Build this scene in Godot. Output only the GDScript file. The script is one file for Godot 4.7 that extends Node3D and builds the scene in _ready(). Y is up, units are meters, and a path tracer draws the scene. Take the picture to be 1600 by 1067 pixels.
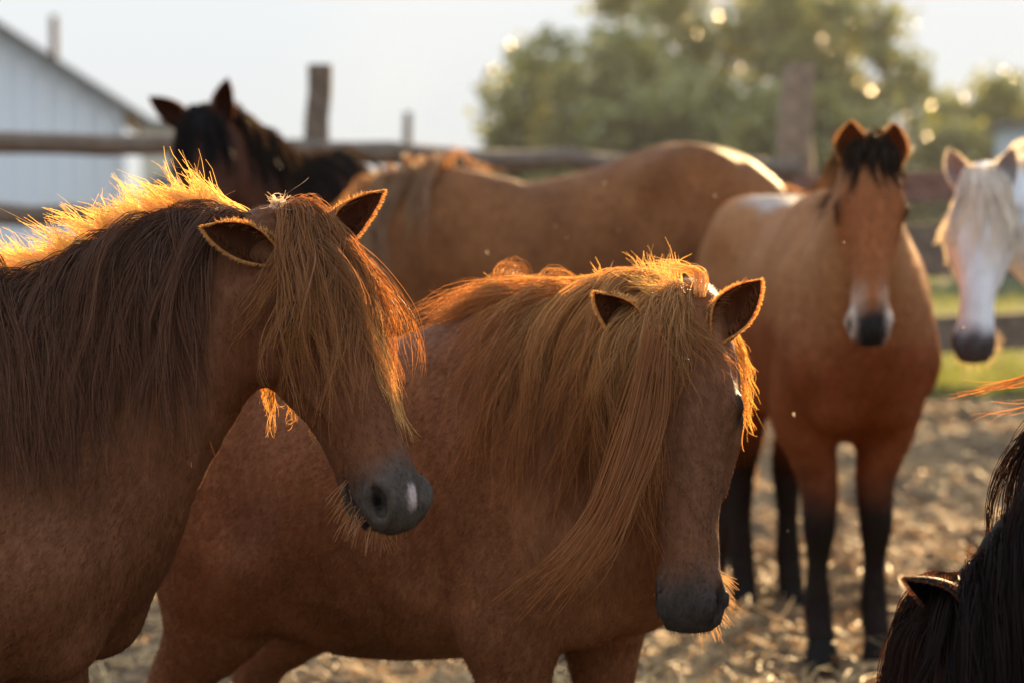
extends Node3D
# Ponies in a paddock against a low sun. Metres, y up, the camera looks towards -z.

const FPX := 3777.8          # 85 mm lens, measured in pixels of a 1600 pixel wide frame
const CAM_H := 1.35
const PITCH := -0.0617
var cam_basis := Basis(Vector3.RIGHT, PITCH)
var rng := RandomNumberGenerator.new()
var wob := FastNoiseLite.new()
var coat_mat: StandardMaterial3D
var white_mat: StandardMaterial3D
var ear_mat: StandardMaterial3D
var hair_mat: StandardMaterial3D
var fur_mat: StandardMaterial3D
var eye_mat: StandardMaterial3D
var hoof_mat: StandardMaterial3D


func _ready():
	rng.seed = 20240611
	wob.seed = 5
	wob.frequency = 3.0
	wob.fractal_octaves = 3
	# ---- camera, sky, sun, exposure
	var cam := Camera3D.new()
	cam.name = "camera"
	var att := CameraAttributesPhysical.new()
	att.frustum_focal_length = 85.0
	att.frustum_focus_distance = 3.78
	att.frustum_near = 0.05
	att.frustum_far = 2000.0
	att.exposure_aperture = 3.2
	att.exposure_shutter_speed = 100.0
	cam.attributes = att
	cam.position = Vector3(0, CAM_H, 0)
	cam.basis = cam_basis
	cam.far = 2000.0
	add_child(cam)
	cam.current = true
	var we := WorldEnvironment.new()
	we.name = "environment"
	var env := Environment.new()
	env.background_mode = Environment.BG_SKY
	var sky := Sky.new()
	var sm := ProceduralSkyMaterial.new()
	sm.sky_top_color = Color(0.90, 0.96, 1.03)
	sm.sky_horizon_color = Color(0.81, 0.812, 0.80)
	sm.sky_curve = 0.26
	sm.ground_bottom_color = Color(0.35, 0.31, 0.26)
	sm.ground_horizon_color = Color(0.5, 0.48, 0.42)
	sm.sun_angle_max = 9.0
	sm.sky_energy_multiplier = 0.615
	sm.ground_energy_multiplier = 1.0
	sky.sky_material = sm
	env.sky = sky
	env.tonemap_mode = Environment.TONE_MAPPER_LINEAR
	env.tonemap_exposure = 4.0
	env.volumetric_fog_enabled = true
	env.volumetric_fog_density = 0.0
	env.sdfgi_enabled = true
	env.ssao_enabled = true
	env.ssil_enabled = true
	we.environment = env
	add_child(we)
	var sun := DirectionalLight3D.new()
	sun.name = "sun"
	sun.light_energy = 1.6
	sun.light_color = Color(1.0, 0.84, 0.61)
	sun.light_angular_distance = 0.5
	sun.shadow_enabled = true
	add_child(sun)
	var el := deg_to_rad(14.0)
	var az := deg_to_rad(18.0)   # to the right of straight ahead
	sun.look_at_from_position(Vector3.ZERO, -Vector3(sin(az) * cos(el), sin(el), -cos(az) * cos(el)), Vector3.UP)

	materials()
	setting()
	herd()


# ------------------------------------------------------------------ helpers

func at(px: float, py: float, d: float) -> Vector3:   # a point of the photograph's 1600 x 1067 grid, d metres into the scene
	return Vector3(0, CAM_H, 0) + cam_basis * Vector3((px - 800.0) / FPX * d, -(py - 533.5) / FPX * d, -d)


func lin(r: float, g: float, b: float) -> Color:
	return Color(r, g, b).linear_to_srgb()


func tag(o: Node, label := "", category := "", group := "", kind := ""):
	if label: o.set_meta("label", label)
	if category: o.set_meta("category", category)
	if group: o.set_meta("group", group)
	if kind: o.set_meta("kind", kind)


func thing(called: String, where: Vector3, label: String, category: String, group := "") -> Node3D:
	var o := Node3D.new()
	o.name = called
	o.position = where
	add_child(o, true)
	tag(o, label, category, group)
	return o


func part(called: String, mesh: Mesh, mat: Material, parent: Node) -> MeshInstance3D:
	var o := MeshInstance3D.new()
	o.name = called
	o.mesh = mesh
	o.material_override = mat
	parent.add_child(o, true)
	return o


func std(c: Color, rough := 0.8) -> StandardMaterial3D:
	var m := StandardMaterial3D.new()
	m.albedo_color = c
	m.roughness = rough
	return m


func noise_tex(freq: float, oct: int, a: Color, b: Color, size := 512, seed_ := 1, kind := FastNoiseLite.TYPE_SIMPLEX_SMOOTH) -> NoiseTexture2D:
	var n := FastNoiseLite.new()
	n.noise_type = kind
	n.seed = seed_
	n.frequency = freq
	n.fractal_octaves = oct
	var t := NoiseTexture2D.new()
	t.width = size
	t.height = size
	t.seamless = true
	t.noise = n
	var g := Gradient.new()
	g.set_color(0, a)
	g.set_color(1, b)
	t.color_ramp = g
	return t


func materials():
	coat_mat = StandardMaterial3D.new()
	coat_mat.vertex_color_use_as_albedo = true
	coat_mat.roughness = 0.58
	coat_mat.metallic_specular = 0.16
	coat_mat.uv1_triplanar = true
	coat_mat.uv1_scale = Vector3(5, 2.2, 5)
	coat_mat.albedo_texture = noise_tex(0.022, 6, Color(0.76, 0.73, 0.71), Color(1, 1, 1), 512, 3)
	coat_mat.heightmap_enabled = true
	coat_mat.heightmap_scale = 0.12
	coat_mat.heightmap_texture = noise_tex(0.09, 4, Color.BLACK, Color.WHITE, 512, 9)
	white_mat = coat_mat.duplicate()
	white_mat.albedo_texture = noise_tex(0.022, 6, Color(0.93, 0.93, 0.93), Color(1, 1, 1), 256, 4)
	ear_mat = coat_mat.duplicate()
	ear_mat.backlight_enabled = true
	ear_mat.backlight = Color(0.7, 0.5, 0.35)
	ear_mat.heightmap_enabled = false
	hair_mat = StandardMaterial3D.new()
	hair_mat.vertex_color_use_as_albedo = true
	hair_mat.roughness = 0.52
	hair_mat.metallic_specular = 0.22
	hair_mat.backlight_enabled = true
	hair_mat.backlight = Color(1.0, 0.9, 0.72)
	hair_mat.cull_mode = BaseMaterial3D.CULL_DISABLED
	fur_mat = hair_mat.duplicate()
	fur_mat.roughness = 0.55
	fur_mat.metallic_specular = 0.12
	eye_mat = std(lin(0.010, 0.007, 0.005), 0.1)
	eye_mat.metallic_specular = 0.5
	hoof_mat = std(lin(0.014, 0.013, 0.012), 0.8)
	hoof_mat.metallic_specular = 0.15


# ------------------------------------------------------------------ body field: lofted ellipses joined by a smooth minimum

class Seg:
	var a: Vector3
	var ab: Vector3
	var inv: float
	var wa: float
	var dw: float
	var ha: float
	var dh: float
	var la: Vector3
	var dl: Vector3
	var rmax: float


class Loft:
	var segs: Array[Seg] = []
	var k := 0.03
	var cut := false


class Grid:
	var h: float
	var bs: float
	var lo: Vector3
	var n: Vector3i
	var keys: Array[Vector3i] = []
	var lists := {}          # block -> Array of Loft
	var vals: Array = []


class Body:
	var lofts: Array[Loft] = []
	var grids: Array[Grid] = []

	static func cr(p0, p1, p2, p3, t):
		return ((p1 * 2.0) + (p2 - p0) * t + (p0 * 2.0 - p1 * 5.0 + p2 * 4.0 - p3) * t * t + (p1 * 3.0 - p0 - p2 * 3.0 + p3) * t * t * t) * 0.5

	# pts: Vector3, ws and hs: half widths along and across the lateral axis
	func loft(pts: Array, ws: Array, hs: Array, lats: Array, k := 0.03, sub := 1, cut := false) -> Loft:
		var P := []
		var n := pts.size()
		for i in range(n - 1):
			for j in sub:
				var t: float = float(j) / sub
				var i0 := maxi(i - 1, 0)
				var i3 := mini(i + 2, n - 1)
				P.append([cr(pts[i0], pts[i], pts[i + 1], pts[i3], t), cr(ws[i0], ws[i], ws[i + 1], ws[i3], t), cr(hs[i0], hs[i], hs[i + 1], hs[i3], t), lats[i].lerp(lats[i + 1], t).normalized()])
		P.append([pts[n - 1], ws[n - 1], hs[n - 1], lats[n - 1]])
		var L := Loft.new()
		L.k = k
		L.cut = cut
		for i in range(P.size() - 1):
			var s := Seg.new()
			s.a = P[i][0]
			s.ab = P[i + 1][0] - s.a
			s.inv = 1.0 / maxf(s.ab.length_squared(), 1e-9)
			s.wa = P[i][1]
			s.dw = P[i + 1][1] - s.wa
			s.ha = P[i][2]
			s.dh = P[i + 1][2] - s.ha
			s.la = P[i][3]
			s.dl = P[i + 1][3] - s.la
			s.rmax = maxf(maxf(s.wa, P[i + 1][1]), maxf(s.ha, P[i + 1][2]))
			L.segs.append(s)
		lofts.append(L)
		return L

	func blob(p: Vector3, r: Vector2, lat: Vector3, k := 0.02, cut := false):
		loft([p, p + lat.cross(Vector3(0.31, 0.77, 0.55)).normalized() * 0.001], [r.x, r.x], [r.y, r.y], [lat, lat], k, 1, cut)

	static func ev(p: Vector3, ls: Array) -> float:
		var d := 10.0
		for lf: Loft in ls:
			var m := 10.0
			for s: Seg in lf.segs:
				var q := p - s.a
				var t := clampf(q.dot(s.ab) * s.inv, 0.0, 1.0)
				q -= s.ab * t
				var w := s.wa + s.dw * t
				var hh := s.ha + s.dh * t
				var x := q.dot(s.la + s.dl * t)
				var r2 := q.length_squared() - x * x
				w *= w
				hh *= hh
				x *= x
				var k0 := sqrt(x / w + r2 / hh)
				var k1 := sqrt(x / (w * w) + r2 / (hh * hh))
				var v := k0 * (k0 - 1.0) / maxf(k1, 1e-6)
				if v < m:
					m = v
			if lf.cut:
				m = -m
				var e := maxf(lf.k - absf(d - m), 0.0)
				d = maxf(d, m) + e * e / lf.k * 0.25
			else:
				var e2 := maxf(lf.k - absf(d - m), 0.0)
				d = minf(d, m) - e2 * e2 / lf.k * 0.25
		return d

	func grid(h: float, lo: Vector3, hi: Vector3, keep = null) -> Grid:
		var g := Grid.new()
		g.h = h
		g.bs = h * 8.0
		g.lo = lo
		g.n = Vector3i(((hi - lo) / g.bs).ceil())
		var half := g.bs * 0.8661
		var one := Loft.new()
		one.segs.append(null)
		one.k = 1e-5
		for bz in g.n.z:
			for by in g.n.y:
				for bx in g.n.x:
					var c := lo + Vector3(bx + 0.5, by + 0.5, bz + 0.5) * g.bs
					if keep != null and not keep.call(c, half):
						continue
					var ls := []
					for pass_ in 2:
						for L in lofts:
							if L.cut != (pass_ == 1):
								continue
							var near: Loft = null
							for s in L.segs:
								var q := c - s.a
								q -= s.ab * clampf(q.dot(s.ab) * s.inv, 0.0, 1.0)
								if q.length() - s.rmax > half + L.k * 1.5 + 0.02:
									continue
								one.segs[0] = s
								if ev(c, [one]) < half * 1.25 + L.k + 0.008:
									if near == null:
										near = Loft.new()
										near.k = L.k
										near.cut = L.cut
									near.segs.append(s)
							if near:
								ls.append(near)
					if ls.is_empty() or ls[0].cut:
						continue
					var d := ev(c, ls)
					if d < -half * 2.2 or d > half * 3.0:
						continue
					var key := Vector3i(bx, by, bz)
					g.keys.append(key)
					g.lists[key] = ls
		grids.append(g)
		return g

	func sample_block(i: int, g: Grid):
		var b := g.keys[i]
		var ls: Array = g.lists[b]
		var o := g.lo + Vector3(b) * g.bs
		var a := PackedFloat32Array()
		a.resize(729)
		a.fill(99.0)
		# halve the block twice; only the eighths that the surface may cross are sampled node by node
		for e in 8:
			var o4 := Vector3i(e & 1, (e >> 1) & 1, e >> 2) * 4
			var d4 := ev(o + (Vector3(o4) + Vector3(2, 2, 2)) * g.h, ls)
			var far4 := absf(d4) > 4.2 * g.h
			for f in 8:
				var o2 := o4 + Vector3i(f & 1, (f >> 1) & 1, f >> 2) * 2
				var d2 := d4
				if not far4:
					d2 = ev(o + (Vector3(o2) + Vector3.ONE) * g.h, ls)
				var far2 := far4 or absf(d2) > 2.2 * g.h
				for z in range(o2.z, o2.z + 3):
					for y in range(o2.y, o2.y + 3):
						var n := (z * 9 + y) * 9 + o2.x
						for x in 3:
							if far2:
								if a[n] == 99.0: a[n] = 50.0 if d2 > 0.0 else -50.0
							elif absf(a[n]) > 40.0:
								a[n] = ev(o + Vector3(o2.x + x, y, z) * g.h, ls)
							n += 1
		g.vals[i] = a

	# distance near the skin, for hair that must lie on it
	func near(p: Vector3) -> float:
		var g := grids[0]
		var b := Vector3i(((p - g.lo) / g.bs).floor())
		if not g.lists.has(b):
			return 1.0
		return ev(p, g.lists[b])

	func slope(p: Vector3) -> Vector3:
		var g := grids[0]
		var b := Vector3i(((p - g.lo) / g.bs).floor())
		if not g.lists.has(b):
			return Vector3.UP
		var ls: Array = g.lists[b]
		var d := ev(p, ls)
		return Vector3(ev(p + Vector3(0.004, 0, 0), ls) - d, ev(p + Vector3(0, 0.004, 0), ls) - d, ev(p + Vector3(0, 0, 0.004), ls) - d).normalized()

	# surface nets: one vertex in each cell the surface crosses, one quad round each crossed edge
	func nets(g: Grid, V: PackedVector3Array, I: PackedInt32Array, use = null):
		g.vals.resize(g.keys.size())
		var task := WorkerThreadPool.add_group_task(sample_block.bind(g), g.keys.size())
		WorkerThreadPool.wait_for_group_task_completion(task)
		var cells := {}
		var crossed := PackedByteArray()
		crossed.resize(g.keys.size())
		var nx := g.n.x * 8 + 2
		var ny := g.n.y * 8 + 2
		var sx := 1
		var sy := nx
		var sz := nx * ny
		var off := PackedInt32Array([0, 1, 9, 10, 81, 82, 90, 91])
		for bi in g.keys.size():
			var a: PackedFloat32Array = g.vals[bi]
			var mn := 1.0
			var mx := -1.0
			for v in a:
				if v < mn: mn = v
				if v > mx: mx = v
			if mn > 0.0 or mx <= 0.0:
				continue
			crossed[bi] = 1
			var b := g.keys[bi] * 8
			for z in 8:
				for y in 8:
					for x in 8:
						var n := (z * 9 + y) * 9 + x
						var v0 := a[n]
						var v1 := a[n + 1]
						var v2 := a[n + 9]
						var v3 := a[n + 10]
						var v4 := a[n + 81]
						var v5 := a[n + 82]
						var v6 := a[n + 90]
						var v7 := a[n + 91]
						var c := int(v0 < 0) + int(v1 < 0) + int(v2 < 0) + int(v3 < 0) + int(v4 < 0) + int(v5 < 0) + int(v6 < 0) + int(v7 < 0)
						if c == 0 or c == 8:
							continue
						var s := Vector3.ZERO
						var m := 0
						if (v0 < 0) != (v1 < 0): s += Vector3(v0 / (v0 - v1), 0, 0); m += 1
						if (v2 < 0) != (v3 < 0): s += Vector3(v2 / (v2 - v3), 1, 0); m += 1
						if (v4 < 0) != (v5 < 0): s += Vector3(v4 / (v4 - v5), 0, 1); m += 1
						if (v6 < 0) != (v7 < 0): s += Vector3(v6 / (v6 - v7), 1, 1); m += 1
						if (v0 < 0) != (v2 < 0): s += Vector3(0, v0 / (v0 - v2), 0); m += 1
						if (v1 < 0) != (v3 < 0): s += Vector3(1, v1 / (v1 - v3), 0); m += 1
						if (v4 < 0) != (v6 < 0): s += Vector3(0, v4 / (v4 - v6), 1); m += 1
						if (v5 < 0) != (v7 < 0): s += Vector3(1, v5 / (v5 - v7), 1); m += 1
						if (v0 < 0) != (v4 < 0): s += Vector3(0, 0, v0 / (v0 - v4)); m += 1
						if (v1 < 0) != (v5 < 0): s += Vector3(1, 0, v1 / (v1 - v5)); m += 1
						if (v2 < 0) != (v6 < 0): s += Vector3(0, 1, v2 / (v2 - v6)); m += 1
						if (v3 < 0) != (v7 < 0): s += Vector3(1, 1, v3 / (v3 - v7)); m += 1
						var p := g.lo + (Vector3(b.x + x, b.y + y, b.z + z) + s / m) * g.h
						if use != null and not use.call(p):
							continue
						cells[(b.x + x + 1) * sx + (b.y + y + 1) * sy + (b.z + z + 1) * sz] = V.size()
						V.append(p)
			g.vals[bi] = a
		for bi in g.keys.size():
			var a: PackedFloat32Array = g.vals[bi]
			if not crossed[bi]: continue
			var b := g.keys[bi] * 8
			for z in 8:
				for y in 8:
					for x in 8:
						var n := (z * 9 + y) * 9 + x
						var i0 := a[n] < 0
						var id := (b.x + x + 1) * sx + (b.y + y + 1) * sy + (b.z + z + 1) * sz
						if (a[n + 1] < 0) != i0: quad(cells, id, sy, sz, not i0, I)
						if (a[n + 9] < 0) != i0: quad(cells, id, sz, sx, not i0, I)
						if (a[n + 81] < 0) != i0: quad(cells, id, sx, sy, not i0, I)
		g.vals.clear()

	static func quad(cells: Dictionary, id: int, u: int, v: int, flip: bool, I: PackedInt32Array):
		var a: int = cells.get(id, -1)
		var b: int = cells.get(id - u, -1)
		var c: int = cells.get(id - u - v, -1)
		var d: int = cells.get(id - v, -1)
		if a < 0 or b < 0 or c < 0 or d < 0:
			return
		if flip:
			I.append_array([a, b, c, a, c, d])
		else:
			I.append_array([a, c, b, a, d, c])


func normals(V: PackedVector3Array, I: PackedInt32Array) -> PackedVector3Array:
	var N := PackedVector3Array()
	N.resize(V.size())
	for t in range(0, I.size(), 3):
		var a := I[t]
		var b := I[t + 1]
		var c := I[t + 2]
		var f := (V[c] - V[a]).cross(V[b] - V[a])
		N[a] += f
		N[b] += f
		N[c] += f
	for i in N.size():
		N[i] = N[i].normalized()
	return N


func array_mesh(V, N, C, I, m: ArrayMesh = null) -> ArrayMesh:
	var arr := []
	arr.resize(Mesh.ARRAY_MAX)
	arr[Mesh.ARRAY_VERTEX] = V
	arr[Mesh.ARRAY_NORMAL] = N
	if C != null: arr[Mesh.ARRAY_COLOR] = C
	arr[Mesh.ARRAY_INDEX] = I
	if m == null: m = ArrayMesh.new()
	m.add_surface_from_arrays(Mesh.PRIMITIVE_TRIANGLES, arr)
	return m


# ------------------------------------------------------------------ hair

class Hair:
	var V := PackedVector3Array()
	var N := PackedVector3Array()
	var C := PackedColorArray()
	var I := PackedInt32Array()

	func strand(P: PackedVector3Array, w0: float, w1: float, c0: Color, c1: Color, roll: Vector3):
		var n := P.size()
		var base := V.size()
		for i in n:
			var t := (P[mini(i + 1, n - 1)] - P[maxi(i - 1, 0)]).normalized()
			var s := t.cross(roll).normalized()
			var f := float(i) / (n - 1)
			var w := lerpf(w0, w1, f * f) * 0.5
			var nn := t.cross(s)
			V.append(P[i] - s * w)
			V.append(P[i] + s * w)
			N.append(nn)
			N.append(nn)
			var c := c0.lerp(c1, f)
			C.append(c)
			C.append(c)
		for i in range(n - 1):
			var k := base + i * 2
			I.append_array([k, k + 1, k + 2, k + 1, k + 3, k + 2])


func rv() -> Vector3:
	return Vector3(rng.randf_range(-1, 1), rng.randf_range(-1, 1), rng.randf_range(-1, 1))


# a lock that leaves the skin, falls and slides over the body
func guide(body: Body, root: Vector3, dir: Vector3, length: float, steps: int, fall: float, clear: float, wind := Vector3.ZERO, curl := 0.0, hug := 0.0) -> PackedVector3Array:
	var P := PackedVector3Array([root])
	var p := root
	var st := length / steps
	var ph := rng.randf() * 20.0
	dir = dir.normalized()
	for i in steps:
		dir = (dir + (Vector3.DOWN + wind) * fall + Vector3(wob.get_noise_2d(ph, p.y * 2.0), 0, wob.get_noise_2d(ph + 40.0, p.y * 2.0)) * curl).normalized()
		var q := p + dir * st
		if body:
			var d := body.near(q)
			if d < clear:
				var g := body.slope(q)
				q += g * minf(clear - d, 0.04)
				dir = (q - p).normalized()
			elif hug > 0.0 and d < 0.12:
				q -= body.slope(q) * (d - clear) * hug
				dir = (dir + (q - p).normalized()).normalized()
		p = q
		P.append(p)
	return P


func lock(hr: Hair, P: PackedVector3Array, count: int, spread: float, tip: float, w: float, c0: Color, c1: Color, vary: float, face: Vector3, frizz := 0.003):
	var n := P.size()
	for k in count:
		var o := rv() * spread
		var e := rv() * spread * tip
		var ph := rng.randf() * 30.0
		var f := 1.0 if k == 0 else rng.randf_range(0.6, 1.0)
		var m := maxi(4, int(n * f))
		var Q := PackedVector3Array()
		var fz := frizz * rng.randf_range(0.4, 1.8)
		var stray := rv() * 0.035 if rng.randf() < 0.07 else Vector3.ZERO
		for i in m:
			var s := float(i) / (n - 1)
			Q.append(P[i] + o.lerp(e, smoothstep(0.0, 1.0, s)) + Vector3(sin(ph + s * 9.0), sin(ph * 1.7 + s * 7.0), cos(ph + s * 8.0)) * fz * s + stray * s * s)
		var b := 1.0 + rng.randf_range(-vary, vary)
		hr.strand(Q, w * rng.randf_range(0.7, 1.3), w * 0.3, c0 * b, c1 * b, (face + rv() * 0.9).normalized())


func hair_part(called: String, hr: Hair, parent: Node):
	if hr.V.is_empty(): return
	for i in hr.C.size():
		hr.C[i].a = 1.0
	part(called, array_mesh(hr.V, hr.N, hr.C, hr.I), hair_mat, parent)


# ------------------------------------------------------------------ horse

class Horse:
	var root: Node3D
	var body := Body.new()
	var o: Vector3
	var fwd: Vector3
	var right: Vector3
	var W: float
	var slim := 1.0
	var poll: Vector3
	var F: Vector3
	var U: Vector3
	var L: Vector3
	var HL: float
	var ridge := []
	var neck := []      # [centre, half height, tangent, up]
	var c := {}
	var V := PackedVector3Array()
	var N := PackedVector3Array()
	var C := PackedColorArray()
	var I := PackedInt32Array()

	func w(x: float, y: float, z: float) -> Vector3:    # forward, up, to its right, in withers heights
		return o + (fwd * x + Vector3.UP * y + right * z * slim) * W

	func hd(x: float, u: float, l: float) -> Vector3:   # along the face, out of the forehead, to its left, in head lengths
		return poll + (F * x + U * u + L * l) * HL


func build_trunk(b: Horse, c: Dictionary):
	var B := b.body
	var R := b.right
	var dip: float = c.get("dip", 0.0)
	var fat: float = c.get("fat", 1.0)
	var low: float = c.get("belly", 0.0)
	var ch: float = c.get("chest", 0.0)
	var xs := [0.43 + ch, 0.33 + ch * 0.4, 0.20, 0.06, -0.08, -0.20, -0.32, -0.41, -0.47]
	var wi: float = c.get("withers", 0.0)
	var top := [0.80 + wi * 0.5, 0.93 + wi, 1.0 + wi, 0.955 - dip * 0.6 + wi * 0.6, 0.945 - dip, 0.955 - dip * 0.5, 0.985, 0.95, 0.86]
	var bot := [0.56, 0.49, 0.455, 0.45 - low * 0.5, 0.45 - low, 0.475 - low * 0.8, 0.53, 0.58, 0.66]
	var wd := [0.13, 0.165, 0.185, 0.21 * fat, 0.235 * fat, 0.235 * fat, 0.205, 0.165, 0.10]
	var P := []
	var H := []
	var Wd := []
	var La := []
	for i in xs.size():
		P.append(b.w(xs[i], (top[i] + bot[i]) * 0.5, 0))
		H.append((top[i] - bot[i]) * 0.5 * b.W)
		Wd.append(wd[i] * b.W * c.get("slim", 1.0))
		La.append(R)
	B.loft(P, Wd, H, La, 0.05, 2)
	var fs: float = c.get("fore", 0.1)
	var hs: float = c.get("hind", 0.1)
	var fo: Array = c.get("fstep", [0.0, 0.0])
	var ho: Array = c.get("hstep", [0.0, 0.0])
	var W := b.W
	for k in 2:
		var s: float = [-1.0, 1.0][k]
		var a: float = fo[k]
		# shoulder blade and point of shoulder
		B.loft([b.w(0.20, 0.90 + wi * 1.2, 0.07 * s), b.w(0.30, 0.76 + wi * 0.5, 0.115 * s), b.w(0.40 + ch * 0.7, 0.645, 0.115 * s)], [0.05 * W, 0.062 * W, 0.062 * W], [0.07 * W, 0.11 * W, 0.085 * W], [R, R, R], 0.06, 2)
		B.loft([b.w(0.40 + ch * 0.7, 0.65, 0.115 * s), b.w(0.27, 0.54, 0.125 * s)], [0.06 * W, 0.055 * W], [0.08 * W, 0.08 * W], [R, R], 0.05)
		var z: float = fs * s
		B.loft([b.w(0.285, 0.58, 0.125 * s), b.w(0.29 + a * 0.3, 0.49, lerpf(0.125 * s, z, 0.4)), b.w(0.295 + a * 0.55, 0.39, z), b.w(0.305 + a * 0.8, 0.305, z), b.w(0.305 + a * 0.85, 0.275, z), b.w(0.295 + a * 0.95, 0.20, z), b.w(0.295 + a, 0.125, z), b.w(0.30 + a, 0.105, z), b.w(0.33 + a, 0.05, z)],
			[0.058 * W, 0.056 * W, 0.042 * W, 0.036 * W, 0.034 * W, 0.022 * W, 0.030 * W, 0.029 * W, 0.030 * W], [0.085 * W, 0.075 * W, 0.05 * W, 0.042 * W, 0.036 * W, 0.028 * W, 0.035 * W, 0.032 * W, 0.032 * W], [R, R, R, R, R, R, R, R, R], 0.04, 2)
		a = ho[k]
		z = hs * s
		B.loft([b.w(-0.34, 0.86, 0.09 * s), b.w(-0.345, 0.72, 0.12 * s), b.w(-0.30 + a * 0.3, 0.56, 0.135 * s), b.w(-0.345 + a * 0.6, 0.45, lerpf(0.13 * s, z, 0.5)), b.w(-0.415 + a * 0.8, 0.375, z), b.w(-0.445 + a * 0.85, 0.325, z), b.w(-0.44 + a * 0.9, 0.285, z), b.w(-0.43 + a, 0.20, z), b.w(-0.425 + a, 0.125, z), b.w(-0.42 + a, 0.105, z), b.w(-0.39 + a, 0.05, z)],
			[0.09 * W, 0.10 * W, 0.082 * W, 0.06 * W, 0.04 * W, 0.036 * W, 0.032 * W, 0.025 * W, 0.031 * W, 0.030 * W, 0.031 * W], [0.12 * W, 0.17 * W, 0.135 * W, 0.085 * W, 0.055 * W, 0.048 * W, 0.042 * W, 0.031 * W, 0.036 * W, 0.033 * W, 0.033 * W], [R, R, R, R, R, R, R, R, R, R, R], 0.05, 2)
		B.blob(b.w(-0.265, 0.895, 0.145 * s), Vector2(0.036, 0.045) * W, R, 0.09)            # point of the hip
		B.loft([b.w(0.455 + ch, 0.66, 0.065 * s), b.w(0.42 + ch, 0.57, 0.075 * s)], [0.058 * W, 0.052 * W], [0.070 * W, 0.075 * W], [R, R], 0.035)   # breast
		B.loft([b.w(-0.20, 0.80, 0.275 * s), b.w(-0.19, 0.70, 0.285 * s)], [0.05 * W, 0.05 * W], [0.07 * W, 0.09 * W], [R, R], 0.10, 1, true)   # flank
		B.loft([b.w(0.17, 0.90, 0.205 * s), b.w(0.17, 0.72, 0.245 * s), b.w(0.20, 0.56, 0.235 * s)], [0.030 * W, 0.034 * W, 0.03 * W], [0.03 * W, 0.035 * W, 0.03 * W], [R, R, R], 0.07, 2, true)   # behind the shoulder
	# dock of the tail
	B.loft([b.w(-0.44, 0.90, 0), b.w(-0.50, 0.86, 0), b.w(-0.53, 0.74, 0)], [0.03 * W, 0.025 * W, 0.015 * W], [0.03 * W, 0.025 * W, 0.015 * W], [R, R, R], 0.03, 2)


func build_neck(b: Horse, c: Dictionary):
	var R := b.right
	var W := b.W
	var hl := -b.L     # the head's right
	var wi: float = c.get("withers", 0.0)
	var p0 := b.w(0.26, 0.755 + wi * 0.9, 0)
	var p1 := b.w(0.37, 0.76 + wi * 1.3, 0)
	var p3 := b.hd(0.06, -0.20, 0)
	var p2: Vector3 = (p1.lerp(p3, 0.52)) + c.get("bow", Vector3.ZERO)
	var thick: float = c.get("neck_thick", 1.0)
	var pts := [p0, p1, p2, p3]
	var ws := [0.15 * W, 0.125 * W, 0.082 * W * thick, 0.125 * b.HL]
	var hs := [0.23 * W, 0.20 * W * thick, 0.145 * W * thick, 0.20 * b.HL]
	var lats := [R, R.lerp(hl, 0.12).normalized(), R.lerp(hl, 0.6).normalized(), hl]
	var L := b.body.loft(pts, ws, hs, lats, 0.06, 4)
	for s: Seg in L.segs:
		var t := s.ab.normalized()
		b.neck.append([s.a, s.ha, t, s.la.cross(t).normalized(), s.la])
	var l: Seg = L.segs[-1]
	b.neck.append([p3, hs[3], l.ab.normalized(), l.la.cross(l.ab).normalized(), hl])


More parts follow.
